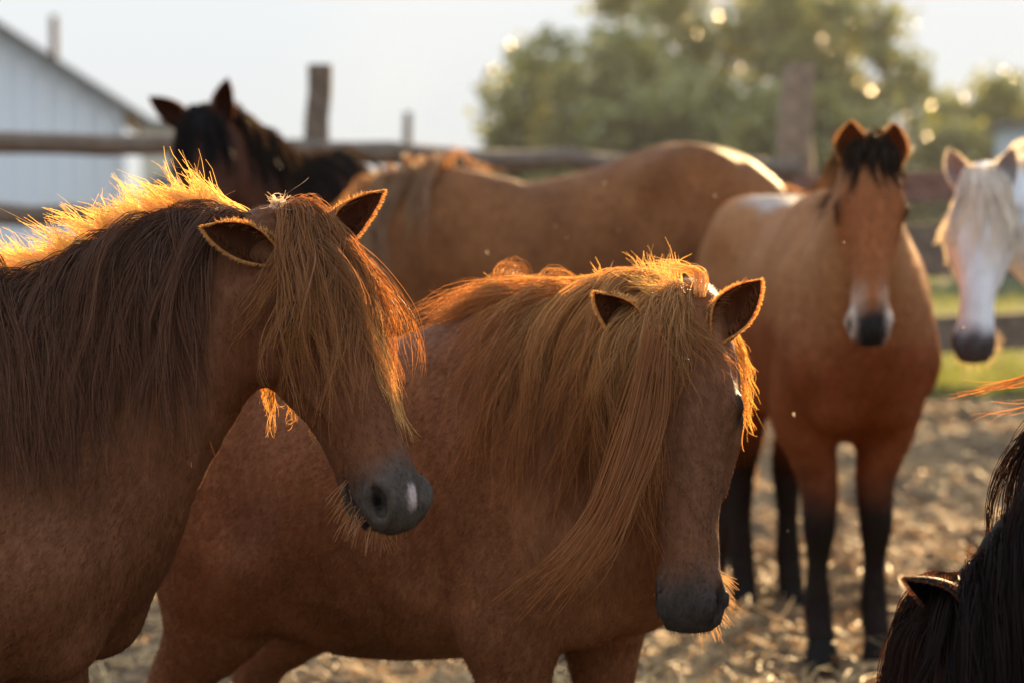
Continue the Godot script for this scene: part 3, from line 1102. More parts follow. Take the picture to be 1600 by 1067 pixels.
func herd():
	var mx := 0.0
	# ---- the long maned chestnut in the foreground, cut by the left edge
	var a := make_horse({
		"label": "dark chestnut pony in the left foreground with shaggy forelock over its eye", "tall": 1.21, "heading": 0.20, "where": Vector3(-1.19, 0, -3.86),
		"poll": at(472, 345, 3.74), "nose": at(664, 768, 3.60), "head": 0.50, "brow": Vector3(0.72, 0.4, 0.50), "cell": 0.015, "head_cell": 0.0040,
		"coat": Color(0.200, 0.088, 0.046), "coat2": Color(0.145, 0.061, 0.031), "face": Color(0.165, 0.066, 0.032), "muzzle_from": 0.77, "muzzle": Color(0.088, 0.074, 0.064), "snip": Color(0.62, 0.52, 0.52),
		"fringe": Color(0.65, 0.38, 0.14), "fringe_n": 900, "fur": 160000, "fur_len": 0.014, "fur_w": 0.0013, "bow": Vector3(0, 0.02, 0), "fore": 0.11, "fstep": [0.1, 0.0],
		"ear_len": 0.235, "ear_wid": 0.056, "ears": [[Vector3(0.62, 0.86, -0.12), Vector3(0.55, -0.1, 0.75), 0.1, Vector3(0.06, -0.03, 0.12)], [Vector3(-0.80, 0.52, 0.38), Vector3(0.25, -0.25, 0.9), -0.1, Vector3(0.085, -0.065, -0.135)]],
	})
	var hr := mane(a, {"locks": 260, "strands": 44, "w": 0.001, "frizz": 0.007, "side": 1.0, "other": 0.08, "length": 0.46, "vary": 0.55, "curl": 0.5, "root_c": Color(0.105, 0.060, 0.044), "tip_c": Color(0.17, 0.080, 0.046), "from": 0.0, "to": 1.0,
		"tufts": 420, "tuft_strands": 22, "tuft_len": 0.13, "tuft_side": -0.02, "tuft_c": Color(0.88, 0.60, 0.22), "tuft_dir": Vector3(-0.35, 0.1, 0), "tuft_from": 0.0, "tuft_to": 0.85})  # rim glow of the sun painted into the gold of the crest tufts
	forelock(a, {"locks": 70, "strands": 28, "w": 0.001, "curl": 0.5, "hug": 0.22, "length": 0.34, "vary": 0.45, "root_c": Color(0.25, 0.120, 0.058), "tip_c": Color(0.36, 0.170, 0.068), "fall": 0.28, "bias": Vector3(0.1, 0.1, 0.1)}, hr)
	for k in 34:  # locks down the nose, their golden backlight put into the hair colour
		var x0 := rng.randf_range(0.05, 0.42)
		var l0 := rng.randf_range(0.0, 0.12)
		var r := on_skin(a, a.hd(x0, 0.0, l0))
		var m1 := on_skin(a, a.hd(x0 + 0.14, 0.0, l0 + 0.01)) + a.U * rng.randf_range(0.004, 0.022)
		var m2 := on_skin(a, a.hd(x0 + 0.27, -0.02, l0 * 0.8 + 0.01)) + a.U * rng.randf_range(0.004, 0.018)
		var m3 := on_skin(a, a.hd(x0 + 0.38, -0.03, l0 * 0.6)) + a.U * rng.randf_range(0.003, 0.020)
		drawn(hr, [r, m1, m2, m3], 16, 0.007, 1.2, 0.001, Color(0.50, 0.28, 0.11), Color(0.72, 0.44, 0.16))
	# wisps under the jaw, a burr in the mane behind the near ear
	for q in [[0.20, 0.05], [0.34, 0.05], [0.36, 0.085], [0.47, 0.03], [0.60, 0.02], [0.28, 0.03]]:
		for k in 3:
			var r := on_skin(a, a.hd(q[0] + rng.randf_range(-0.02, 0.02), -0.40 + q[0] * 0.15, rng.randf_range(-0.03, 0.03)))
			drawn(hr, [r, r + Vector3(0.002, -q[1] * 0.4, 0.004), r + Vector3(rng.randf_range(-0.012, 0.012), -q[1], 0.006)], 8, 0.004, 1.0, 0.001, Color(0.55, 0.32, 0.13), Color(0.7, 0.42, 0.16))
	for k in 22:
		var r := on_skin(a, a.hd(rng.randf_range(-0.10, -0.05), 0.0, rng.randf_range(-0.10, -0.05))) + Vector3(0, 0.012, 0.008)
		drawn(hr, [r, r + rv() * 0.010, r + rv() * 0.018], 5, 0.003, 1.5, 0.001, Color(0.70, 0.62, 0.54), Color(0.70, 0.62, 0.54))
	whiskers(a, hr, 150, Color(0.42, 0.22, 0.11))
	shift_hair(hr, a.root.position)
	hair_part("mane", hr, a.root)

	# ---- the chestnut that faces the camera, mane over its neck
	var b := make_horse({
		"label": "chestnut pony at centre facing the camera with long flaxen red mane hanging over its face", "tall": 1.14, "heading": 0.63, "where": Vector3(-0.185, 0, -4.46), "chest": -0.035,
		"poll": at(1062, 478, 3.98), "nose": at(1066, 968, 3.84), "head": 0.525, "brow": Vector3(-0.30, 0.3, 1.0), "cell": 0.014, "head_cell": 0.0042, "fat": 1.15, "belly": 0.03,
		"coat": Color(0.285, 0.130, 0.064), "coat2": Color(0.200, 0.086, 0.041), "face": Color(0.185, 0.083, 0.044), "muzzle_from": 0.79, "muzzle": Color(0.070, 0.062, 0.057),
		"fringe": Color(0.78, 0.48, 0.18), "fringe_n": 1100, "fur": 170000, "fur_len": 0.014, "fur_w": 0.0013, "fore": 0.12, "hind": 0.11, "neck_thick": 1.05, "bow": Vector3(-0.03, 0.02, 0),
		"ear_len": 0.20, "ear_wid": 0.064, "ears": [[Vector3(0.46, 0.86, 0.0), Vector3(0.12, -0.05, 1.0), 0.12, Vector3(0.075, -0.045, 0.115)], [Vector3(-0.50, 0.84, 0.22), Vector3(-0.40, -0.1, 0.85), -0.12, Vector3(0.085, -0.015, -0.140)]],
	})
	hr = mane(b, {"locks": 230, "strands": 44, "w": 0.001, "frizz": 0.011, "curl": 0.55, "tip": 0.9, "side": 1.0, "other": 0.10, "length": 0.48, "fluff": 0.3, "vary": 0.45, "root_c": Color(0.54, 0.31, 0.125), "tip_c": Color(0.32, 0.135, 0.054), "from": 0.0, "to": 1.0, "wind": Vector3(-0.12, 0, 0),
		"tufts": 190, "tuft_strands": 18, "tuft_len": 0.08, "tuft_c": Color(0.78, 0.50, 0.18), "tuft_dir": Vector3(-0.7, 0, 0), "tuft_from": 0.0, "tuft_to": 1.0, "shape": func(t): return lerpf(0.38, 1.2, smoothstep(0.35, 0.85, t))})
	forelock(b, {"locks": 100, "strands": 36, "w": 0.001, "frizz": 0.011, "tip": 0.9, "curl": 0.55, "short_left": 0.5, "length": 0.46, "shift": -0.06, "vary": 0.45, "root_c": Color(0.52, 0.30, 0.125), "tip_c": Color(0.31, 0.130, 0.052), "fall": 0.3, "bias": Vector3(-0.65, 0.1, 0.1), "wind": Vector3(-0.2, 0, 0)}, hr)
	# wisps that trail to the left below the face, the beard, the lock blown up from the poll, hair beyond the far cheek with the sun glow painted into its colour
	for k in 16:
		var j := rng.randf_range(-35, 35)
		drawn(hr, [at(1025 + j * 0.5, 540 + rng.randf_range(-40, 60), 3.88), at(1000 + j, 670, 3.84), at(955 + j, 790, 3.80), at(905 + j * 1.3, 870, 3.78), at(830 + j * 2.0, 950 + rng.randf_range(-40, 30), 3.80)], 10, 0.010, 1.2, 0.0013, Color(0.30, 0.13, 0.055), Color(0.34, 0.15, 0.06))
	for k in 16:
		var r := on_skin(b, b.hd(rng.randf_range(0.74, 0.86), -0.26, rng.randf_range(-0.07, -0.03)))
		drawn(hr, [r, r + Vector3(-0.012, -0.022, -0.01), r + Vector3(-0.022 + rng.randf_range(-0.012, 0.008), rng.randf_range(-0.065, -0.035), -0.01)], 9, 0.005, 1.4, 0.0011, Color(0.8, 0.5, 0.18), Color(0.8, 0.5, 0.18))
	for k in 9:
		var j := rng.randf_range(-10, 10)
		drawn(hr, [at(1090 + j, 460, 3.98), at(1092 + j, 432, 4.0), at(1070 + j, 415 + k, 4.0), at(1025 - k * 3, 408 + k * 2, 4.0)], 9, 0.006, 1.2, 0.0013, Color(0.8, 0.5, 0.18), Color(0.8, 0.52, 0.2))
	for k in 14:
		var y := 548 + k * 8
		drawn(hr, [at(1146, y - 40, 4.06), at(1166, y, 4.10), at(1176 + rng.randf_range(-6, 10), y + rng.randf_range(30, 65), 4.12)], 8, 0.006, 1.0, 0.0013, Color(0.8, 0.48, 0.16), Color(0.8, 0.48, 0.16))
	whiskers(b, hr, 170, Color(0.55, 0.36, 0.20))
	shift_hair(hr, b.root.position)
	hair_part("mane", hr, b.root)

	# ---- the bay that stands square, behind on the right
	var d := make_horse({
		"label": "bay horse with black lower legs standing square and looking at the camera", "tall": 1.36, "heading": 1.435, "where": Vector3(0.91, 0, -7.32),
		"poll": at(1364, 228, 6.30), "nose": at(1366, 545, 6.10), "head": 0.525, "brow": Vector3(0.02, 0.3, 1.0), "cell": 0.016, "head_cell": 0.007, "ear_wid": 0.078, "ear_len": 0.18, "slim": 0.82, "eye_dark": 0.10, "sky_sheen": Color(0.50, 0.45, 0.42), "sky_sheen_w": Vector3(-0.27, 0.975, -0.03), "sky_sheen_r": 0.17, "under": Color(0.22, 0.068, 0.026),
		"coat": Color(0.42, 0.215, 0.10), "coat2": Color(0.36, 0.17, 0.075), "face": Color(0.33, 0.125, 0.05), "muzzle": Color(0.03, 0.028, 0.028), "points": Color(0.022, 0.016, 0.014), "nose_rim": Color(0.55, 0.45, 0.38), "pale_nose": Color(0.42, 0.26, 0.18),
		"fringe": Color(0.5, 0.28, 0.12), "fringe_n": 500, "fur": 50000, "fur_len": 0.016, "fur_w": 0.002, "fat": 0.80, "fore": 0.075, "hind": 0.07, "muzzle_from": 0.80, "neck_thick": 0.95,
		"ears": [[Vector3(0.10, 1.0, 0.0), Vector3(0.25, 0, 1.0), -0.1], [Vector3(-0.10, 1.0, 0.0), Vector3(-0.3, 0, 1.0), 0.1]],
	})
	hr = Hair.new()
	forelock(d, {"locks": 30, "strands": 12, "length": 0.15, "root_c": Color(0.05, 0.035, 0.025), "tip_c": Color(0.04, 0.026, 0.018), "fall": 0.3, "w": 0.0028}, hr)
	var h2 := mane(d, {"locks": 40, "strands": 10, "side": 1.0, "length": 0.17, "root_c": Color(0.10, 0.06, 0.035), "tip_c": Color(0.06, 0.035, 0.02), "fall": 0.4, "w": 0.003})
	shift_hair(hr, d.root.position)
	shift_hair(h2, d.root.position)
	hair_part("forelock", hr, d.root)
	hair_part("mane", h2, d.root)
	hr = tail(d, 0.95, 48, 16, Color(0.12, 0.07, 0.035), Color(0.40, 0.22, 0.09))
	shift_hair(hr, d.root.position)
	hair_part("tail", hr, d.root)

	# ---- the big brown one seen from the side, flaxen mane, head hidden
	var f := make_horse({
		"label": "big brown horse seen from the side with pale mane and rounded rump", "withers": -0.075, "tall": 1.55, "heading": PI + 0.03, "where": Vector3(0.11, 0, -8.65),
		"poll": at(500, 420, 8.30), "nose": at(455, 650, 8.15), "head": 0.58, "brow": Vector3(-0.9, 0.4, 0.2), "cell": 0.022, "head_cell": 0.014, "dip": 0.035,
		"coat": Color(0.27, 0.120, 0.050), "coat2": Color(0.20, 0.088, 0.038), "muzzle": Color(0.04, 0.035, 0.03), "fringe_n": 60, "fringe": Color(0.3, 0.15, 0.07), "fur": 24000, "fur_len": 0.02, "fur_w": 0.004,
		"points": Color(0.03, 0.02, 0.016), "fore": 0.09, "hind": 0.09,
		"ears": [[Vector3(-0.3, 1.0, 0.2), Vector3(-1, 0, 0.4), 0.0], [Vector3(-0.3, 1.0, -0.2), Vector3(-1, 0, -0.4), 0.0]],
	})
	hr = mane(f, {"locks": 80, "strands": 16, "side": -1.0, "other": 0.1, "rise": 0.6, "length": 0.50, "root_c": Color(0.42, 0.26, 0.14), "tip_c": Color(0.34, 0.22, 0.14), "from": 0.0, "to": 1.0, "w": 0.0035, "spread": 0.02})
	shift_hair(hr, f.root.position)
	hair_part("mane", hr, f.root)
	hr = tail(f, 0.95, 44, 14, Color(0.40, 0.24, 0.13), Color(0.30, 0.15, 0.07), 0.004)
	shift_hair(hr, f.root.position)
	hair_part("tail", hr, f.root)

	# ---- the dark one behind on the left
	var e := make_horse({
		"label": "black maned dark bay horse behind on the left, facing the camera with ears up", "tall": 1.47, "heading": 2.12, "where": Vector3(-0.52, 0, -9.55),
		"poll": at(316, 178, 8.50), "nose": at(320, 438, 8.30), "head": 0.60, "brow": Vector3(-0.05, 0.3, 1.0), "cell": 0.022, "head_cell": 0.012,
		"coat": Color(0.135, 0.062, 0.040), "coat2": Color(0.10, 0.046, 0.032), "face": Color(0.12, 0.054, 0.036), "muzzle": Color(0.02, 0.018, 0.018), "points": Color(0.02, 0.016, 0.015), "fringe_n": 200, "fringe": Color(0.25, 0.12, 0.06), "fur": 16000, "fur_len": 0.02, "fur_w": 0.004,
		"ears": [[Vector3(0.16, 1.0, 0.0), Vector3(0.6, 0, 0.6), -0.1], [Vector3(-0.68, 0.76, 0.0), Vector3(-0.3, -0.1, 0.9), -0.1]],
	})
	hr = mane(e, {"locks": 80, "strands": 14, "side": -1.0, "other": 0.3, "length": 0.42, "root_c": Color(0.04, 0.03, 0.025), "tip_c": Color(0.03, 0.024, 0.02), "from": 0.0, "to": 1.0, "w": 0.004, "spread": 0.02})
	forelock(e, {"locks": 45, "strands": 12, "length": 0.30, "root_c": Color(0.03, 0.026, 0.026), "tip_c": Color(0.022, 0.018, 0.018), "fall": 0.3, "w": 0.004}, hr)
	shift_hair(hr, e.root.position)
	hair_part("mane", hr, e.root)

	# ---- the white one by the right edge
	var h := make_horse({
		"label": "white horse by the right edge with dark muzzle and pale forelock", "tall": 1.40, "heading": 1.95, "where": Vector3(2.08, 0, -7.75),
		"poll": at(1537, 272, 7.02), "nose": at(1519, 545, 6.84), "head": 0.55, "ear_len": 0.21, "eye_dark": 0.10, "brow": Vector3(-0.30, 0.3, 1.0), "cell": 0.018, "head_cell": 0.008,
		"white": true, "coat": Color(0.74, 0.76, 0.80), "coat2": Color(0.70, 0.72, 0.76), "muzzle": Color(0.085, 0.08, 0.085), "fringe_n": 400, "fringe": Color(0.85, 0.84, 0.82), "fur": 30000, "fur_len": 0.018, "fur_w": 0.0025, "fur_gain": 1.1, "muzzle_from": 0.80,
		"ears": [[Vector3(0.05, 1.0, 0.0), Vector3(0.15, 0, 1.0), 0.1], [Vector3(-0.25, 1.0, 0.0), Vector3(-0.2, 0, 1.0), -0.1]], "ear_wid": 0.062, "ear_inside": 0.7,
	})
	hr = Hair.new()
	forelock(h, {"locks": 34, "strands": 14, "length": 0.30, "root_c": Color(0.82, 0.82, 0.82), "tip_c": Color(0.82, 0.81, 0.78), "fall": 0.3, "w": 0.003}, hr)
	h2 = mane(h, {"locks": 70, "strands": 12, "side": -1.0, "other": 0.05, "length": 0.38, "root_c": Color(0.82, 0.82, 0.81), "tip_c": Color(0.82, 0.81, 0.78), "fall": 0.4, "w": 0.003})
	whiskers(h, h2, 120, Color(0.8, 0.7, 0.55))
	shift_hair(hr, h.root.position)
	shift_hair(h2, h.root.position)
	hair_part("forelock", hr, h.root)
	hair_part("mane", h2, h.root)

	# ---- the black one grazing in the right foreground
	var i := make_horse({
		"label": "black pony in the lower right corner with its head lowered to graze", "tall": 1.25, "heading": PI - 0.25, "where": Vector3(1.62, 0, -3.75), "bow": Vector3(0, 0.03, 0), "ear_len": 0.20, "ear_wid": 0.06,
		"poll": at(1468, 935, 3.50), "nose": at(1345, 1390, 3.40), "head": 0.53, "brow": Vector3(-0.9, 0.2, 0.25), "cell": 0.016, "head_cell": 0.007,
		"coat": Color(0.018, 0.014, 0.013), "coat2": Color(0.015, 0.012, 0.012), "muzzle": Color(0.015, 0.014, 0.014), "fringe": Color(0.16, 0.07, 0.04), "fringe_n": 700, "fur": 50000, "fur_len": 0.011,
		"ears": [[Vector3(-0.66, 0.74, 0.12), Vector3(-0.5, -0.5, 0.6), -0.1], [Vector3(0.3, 0.5, -0.8), Vector3(-0.8, 0, 0.2), 0.0]],
	})
	hr = mane(i, {"locks": 260, "reach": 0.99, "strands": 30, "w": 0.0013, "side": -1.0, "other": 0.25, "fluff": 0.3, "length": 0.40, "root_c": Color(0.022, 0.015, 0.014), "tip_c": Color(0.025, 0.016, 0.014), "from": 0.0, "to": 1.0, "fall": 0.55,
		"tufts": 50, "tuft_len": 0.04, "tuft_c": Color(0.10, 0.045, 0.030), "tuft_dir": Vector3(-0.3, 0, 0)})
	forelock(i, {"locks": 50, "strands": 20, "length": 0.3, "root_c": Color(0.026, 0.016, 0.014), "tip_c": Color(0.045, 0.020, 0.014), "fall": 0.3}, hr)
	flies()
	drawn(hr, [at(1660, 560, 3.55), at(1600, 592, 3.5), at(1545, 608, 3.48), at(1482, 617, 3.46)], 26, 0.009, 0.35, 0.0013, Color(0.45, 0.20, 0.08), Color(0.6, 0.26, 0.09))
	drawn(hr, [at(1660, 620, 3.55), at(1580, 640, 3.5), at(1530, 655, 3.48)], 7, 0.012, 2.0, 0.001, Color(0.45, 0.20, 0.08), Color(0.6, 0.26, 0.09))
	shift_hair(hr, i.root.position)
	hair_part("mane", hr, i.root)


func box_mesh(size: Vector3) -> Mesh:
	var m := BoxMesh.new()
	m.size = size
	return m


# a rough log along a line: rings that wander and vary in girth
func log_mesh(a: Vector3, b: Vector3, r0: float, r1: float, seed_: int, flat := 1.0) -> ArrayMesh:
	var V := PackedVector3Array()
	var I := PackedInt32Array()
	var t := (b - a).normalized()
	var s := t.cross(Vector3(0.1, 0.2, 1.0)).normalized()
	var u := s.cross(t)
	var n := 14
	var m := 14
	for i in n + 1:
		var f := float(i) / n
		var c := a.lerp(b, f) + (s * wob.get_noise_2d(f * 1.5, seed_) + u * wob.get_noise_2d(f * 1.5, seed_ + 50)) * r0 * 0.5
		for k in m:
			var g := TAU * k / m
			var r := lerpf(r0, r1, f) * (1.0 + 0.22 * wob.get_noise_3d(cos(g) * 0.5, sin(g) * 0.5 + seed_, f * 2.0))
			V.append(c + (s * cos(g) * flat + u * sin(g)) * r)
	for i in n:
		for k in m:
			var p := i * m + k
			var q := i * m + (k + 1) % m
			I.append_array([p, q, p + m, q, q + m, p + m])
	for e in 2:
		var c0 := V.size()
		V.append(a if e == 0 else b)
		for k in m:
			V.append(V[(0 if e == 0 else n * m) + k])
		for k in m:
			if e == 0: I.append_array([c0, c0 + 1 + (k + 1) % m, c0 + 1 + k])
			else: I.append_array([c0, c0 + 1 + k, c0 + 1 + (k + 1) % m])
	return array_mesh(V, normals(V, I), null, I)


func ground_h(x: float, z: float) -> float:
	var pen := smoothstep(-16.5, -14.5, z) * smoothstep(0.0, -2.5, z)
	var h := wob.get_noise_2d(x * 0.35, z * 0.35) * 0.07 + wob.get_noise_2d(x * 1.6 + 30.0, z * 1.6) * 0.075 + wob.get_noise_2d(x * 4.0, z * 4.0 + 9.0) * 0.035
	return h * pen


func setting():
	# ---- ground: one sheet out to the horizon, fine near the camera
	var zs := [2.0, 0.0, -1.5]
	var z := -2.5
	while z > -17.0:
		zs.append(z)
		z -= 0.05
	for q in [-17.5, -18.5, -20.0, -24.0, -30.0, -45.0, -80.0, -150.0, -400.0, -1200.0]: zs.append(q)
	var xs := [-1200.0, -300.0, -80.0, -30.0, -14.0, -7.0]
	var x := -4.5
	while x < 4.51:
		xs.append(x)
		x += 0.05
	for q in [7.0, 14.0, 30.0, 80.0, 300.0, 1200.0]: xs.append(q)
	var V := PackedVector3Array()
	var C := PackedColorArray()
	var I := PackedInt32Array()
	for zz in zs:
		for xx in xs:
			V.append(Vector3(xx, ground_h(xx, zz), zz))
			var n := wob.get_noise_2d(xx * 0.5, zz * 0.5)
			var n2 := wob.get_noise_2d(xx * 3.0, zz * 3.0 + 70.0)
			var dirt := Color(0.46, 0.315, 0.16).lerp(Color(0.15, 0.095, 0.052), clampf(0.5 + n * 1.4 + n2 * 0.8, 0, 1))
			var grass := Color(0.12, 0.145, 0.07).lerp(Color(0.17, 0.17, 0.095), clampf(0.5 + n, 0, 1))
			C.append(dirt.lerp(grass, smoothstep(-15.0, -16.5, zz + n * 1.0)))
	for j in zs.size() - 1:
		for i in xs.size() - 1:
			var p := j * xs.size() + i
			var q := p + xs.size()
			I.append_array([p, q, p + 1, p + 1, q, q + 1])
	var gm := StandardMaterial3D.new()
	gm.vertex_color_use_as_albedo = true
	gm.roughness = 0.95
	gm.uv1_triplanar = true
	gm.uv1_world_triplanar = true
	gm.uv1_scale = Vector3(1.7, 1.7, 1.7)
	gm.albedo_texture = noise_tex(0.03, 5, Color(0.55, 0.52, 0.5), Color(1, 1, 1), 512, 21)
	gm.heightmap_enabled = true
	gm.heightmap_scale = 2.0
	gm.heightmap_texture = noise_tex(0.06, 5, Color.BLACK, Color.WHITE, 512, 31)
	var g := part("ground", array_mesh(V, normals(V, I), C, I), gm, self)
	tag(g, "trampled paddock earth running out to the meadow", "ground", "", "structure")
	straw()
	fence()
	far_away()


func straw():
	# strewn straw and dung crumbs in the pen
	var hr := Hair.new()
	for k in 62000:
		var d := 3.2 + pow(rng.randf(), 1.2) * 12.3
		var px := rng.randf_range(-500, 2100)
		var x := (px - 800.0) / FPX * d
		var n := wob.get_noise_2d(x * 0.9, d * 0.9)
		if n < rng.randf_range(-0.5, 0.15): continue
		var p := Vector3(x, ground_h(x, -d) + 0.004, -d)
		var a := rng.randf() * TAU
		var dir := Vector3(cos(a), rng.randf_range(-0.1, 0.5), sin(a)).normalized()
		var l := rng.randf_range(0.04, 0.16)
		var bend := rv() * 0.02
		var c := Color(0.66, 0.47, 0.22).lerp(Color(0.36, 0.23, 0.10), rng.randf()) * rng.randf_range(0.7, 1.25)
		hr.strand(PackedVector3Array([p, p + dir * l * 0.5 + bend, p + dir * l]), rng.randf_range(0.003, 0.007), 0.003, c, c, Vector3.UP + rv() * 0.6)
	var m := std(Color.WHITE, 0.6)
	m.vertex_color_use_as_albedo = true
	m.backlight_enabled = true
	m.backlight = Color(0.6, 0.5, 0.35)
	for i in hr.C.size(): hr.C[i].a = 1.0
	var o := part("straw", array_mesh(hr.V, hr.N, hr.C, hr.I), m, self)
	tag(o, "loose straw strewn over the paddock earth", "straw", "", "stuff")


func fence():
	var wood := StandardMaterial3D.new()
	wood.albedo_color = lin(0.25, 0.195, 0.15)
	wood.roughness = 0.85
	wood.uv1_triplanar = true
	wood.uv1_scale = Vector3(1.2, 6, 6)
	wood.albedo_texture = noise_tex(0.02, 4, Color(0.5, 0.48, 0.46), Color(1, 1, 1), 256, 40)
	var red := wood.duplicate()
	red.albedo_color = lin(0.30, 0.17, 0.13)
	var f := thing("paddock_fence", Vector3(0, 0, -14), "weathered timber fence of tall round posts, pole rails and wide planks", "fence")
	var off := f.position
	var line := func(px: float) -> float: return lerpf(12.8, 16.0, px / 1600.0)
	var pale := wood.duplicate()
	pale.albedo_color = lin(0.42, 0.32, 0.23)
	var posts := [[-330, 110, 0.085], [496, 101, 0.070], [1244, 99, 0.105], [1930, 120, 0.10]]
	for q in posts:
		var d: float = line.call(q[0])
		var top := at(q[0], q[1], d)
		var o := part("post", log_mesh(Vector3(top.x, -0.1, top.z) - off, top - off, q[2] * 1.08, q[2], int(q[0])), pale if q[0] > 1000 else wood, f)
	# pole rails on the left, planks on the right, each its own piece
	var rails := [[-340, 218, 500, 232, 0.060], [490, 240, 1246, 262, 0.064], [-340, 332, 500, 340, 0.058], [490, 352, 1246, 366, 0.060], [-340, 440, 500, 452, 0.055], [490, 470, 1246, 480, 0.055]]
	var k := 0
	for r in rails:
		var a := at(r[0], r[1], line.call(r[0]) - 0.12) - off
		var b := at(r[2], r[3], line.call(r[2]) - 0.12) - off
		part("rail", log_mesh(a, b, r[4], r[4] * 0.9, 200 + k), wood, f)
		k += 1
	var boards := [[268, 300, 0.20, red], [392, 388, 0.34, wood], [518, 514, 0.24, wood]]
	for r in boards:
		var a := at(1235, r[0], line.call(1235) - 0.13) - off
		var b := at(1940, r[1], line.call(1940) - 0.13) - off
		var m := part("board", box_mesh(Vector3((b - a).length(), r[2], 0.045)), r[3], f)
		m.position = (a + b) * 0.5
		m.basis = Basis.looking_at((b - a).cross(Vector3.UP), Vector3.UP).orthonormalized()
		m.rotation.z = asin((b - a).normalized().y)


func wall_box(called: String, parent: Node3D, c: Vector3, size: Vector3, mat: Material) -> MeshInstance3D:
	var o := part(called, box_mesh(size), mat, parent)
	o.position = c
	return o


func prism(pts: Array, depth: float) -> ArrayMesh:     # an outline in x and y with thickness along z
	var V := PackedVector3Array()
	var I := PackedInt32Array()
	var n := pts.size()
	var poly := PackedVector2Array(pts)
	var tri := Geometry2D.triangulate_polygon(poly)
	for s in 2:
		var base := V.size()
		for p in poly: V.append(Vector3(p.x, p.y, depth * (0.5 - s)))
		for t in range(0, tri.size(), 3):
			I.append_array([base + tri[t], base + tri[t + 1 + s], base + tri[t + 2 - s]])
	for i in n:
		var a := poly[i]
		var b := poly[(i + 1) % n]
		var base := V.size()
		V.append_array([Vector3(a.x, a.y, depth * 0.5), Vector3(b.x, b.y, depth * 0.5), Vector3(b.x, b.y, -depth * 0.5), Vector3(a.x, a.y, -depth * 0.5)])
		I.append_array([base, base + 1, base + 2, base, base + 2, base + 3])
	var st := SurfaceTool.new()
	st.begin(Mesh.PRIMITIVE_TRIANGLES)
	st.set_smooth_group(-1)
	for i in I: st.add_vertex(V[i])
	st.generate_normals()
	return st.commit()


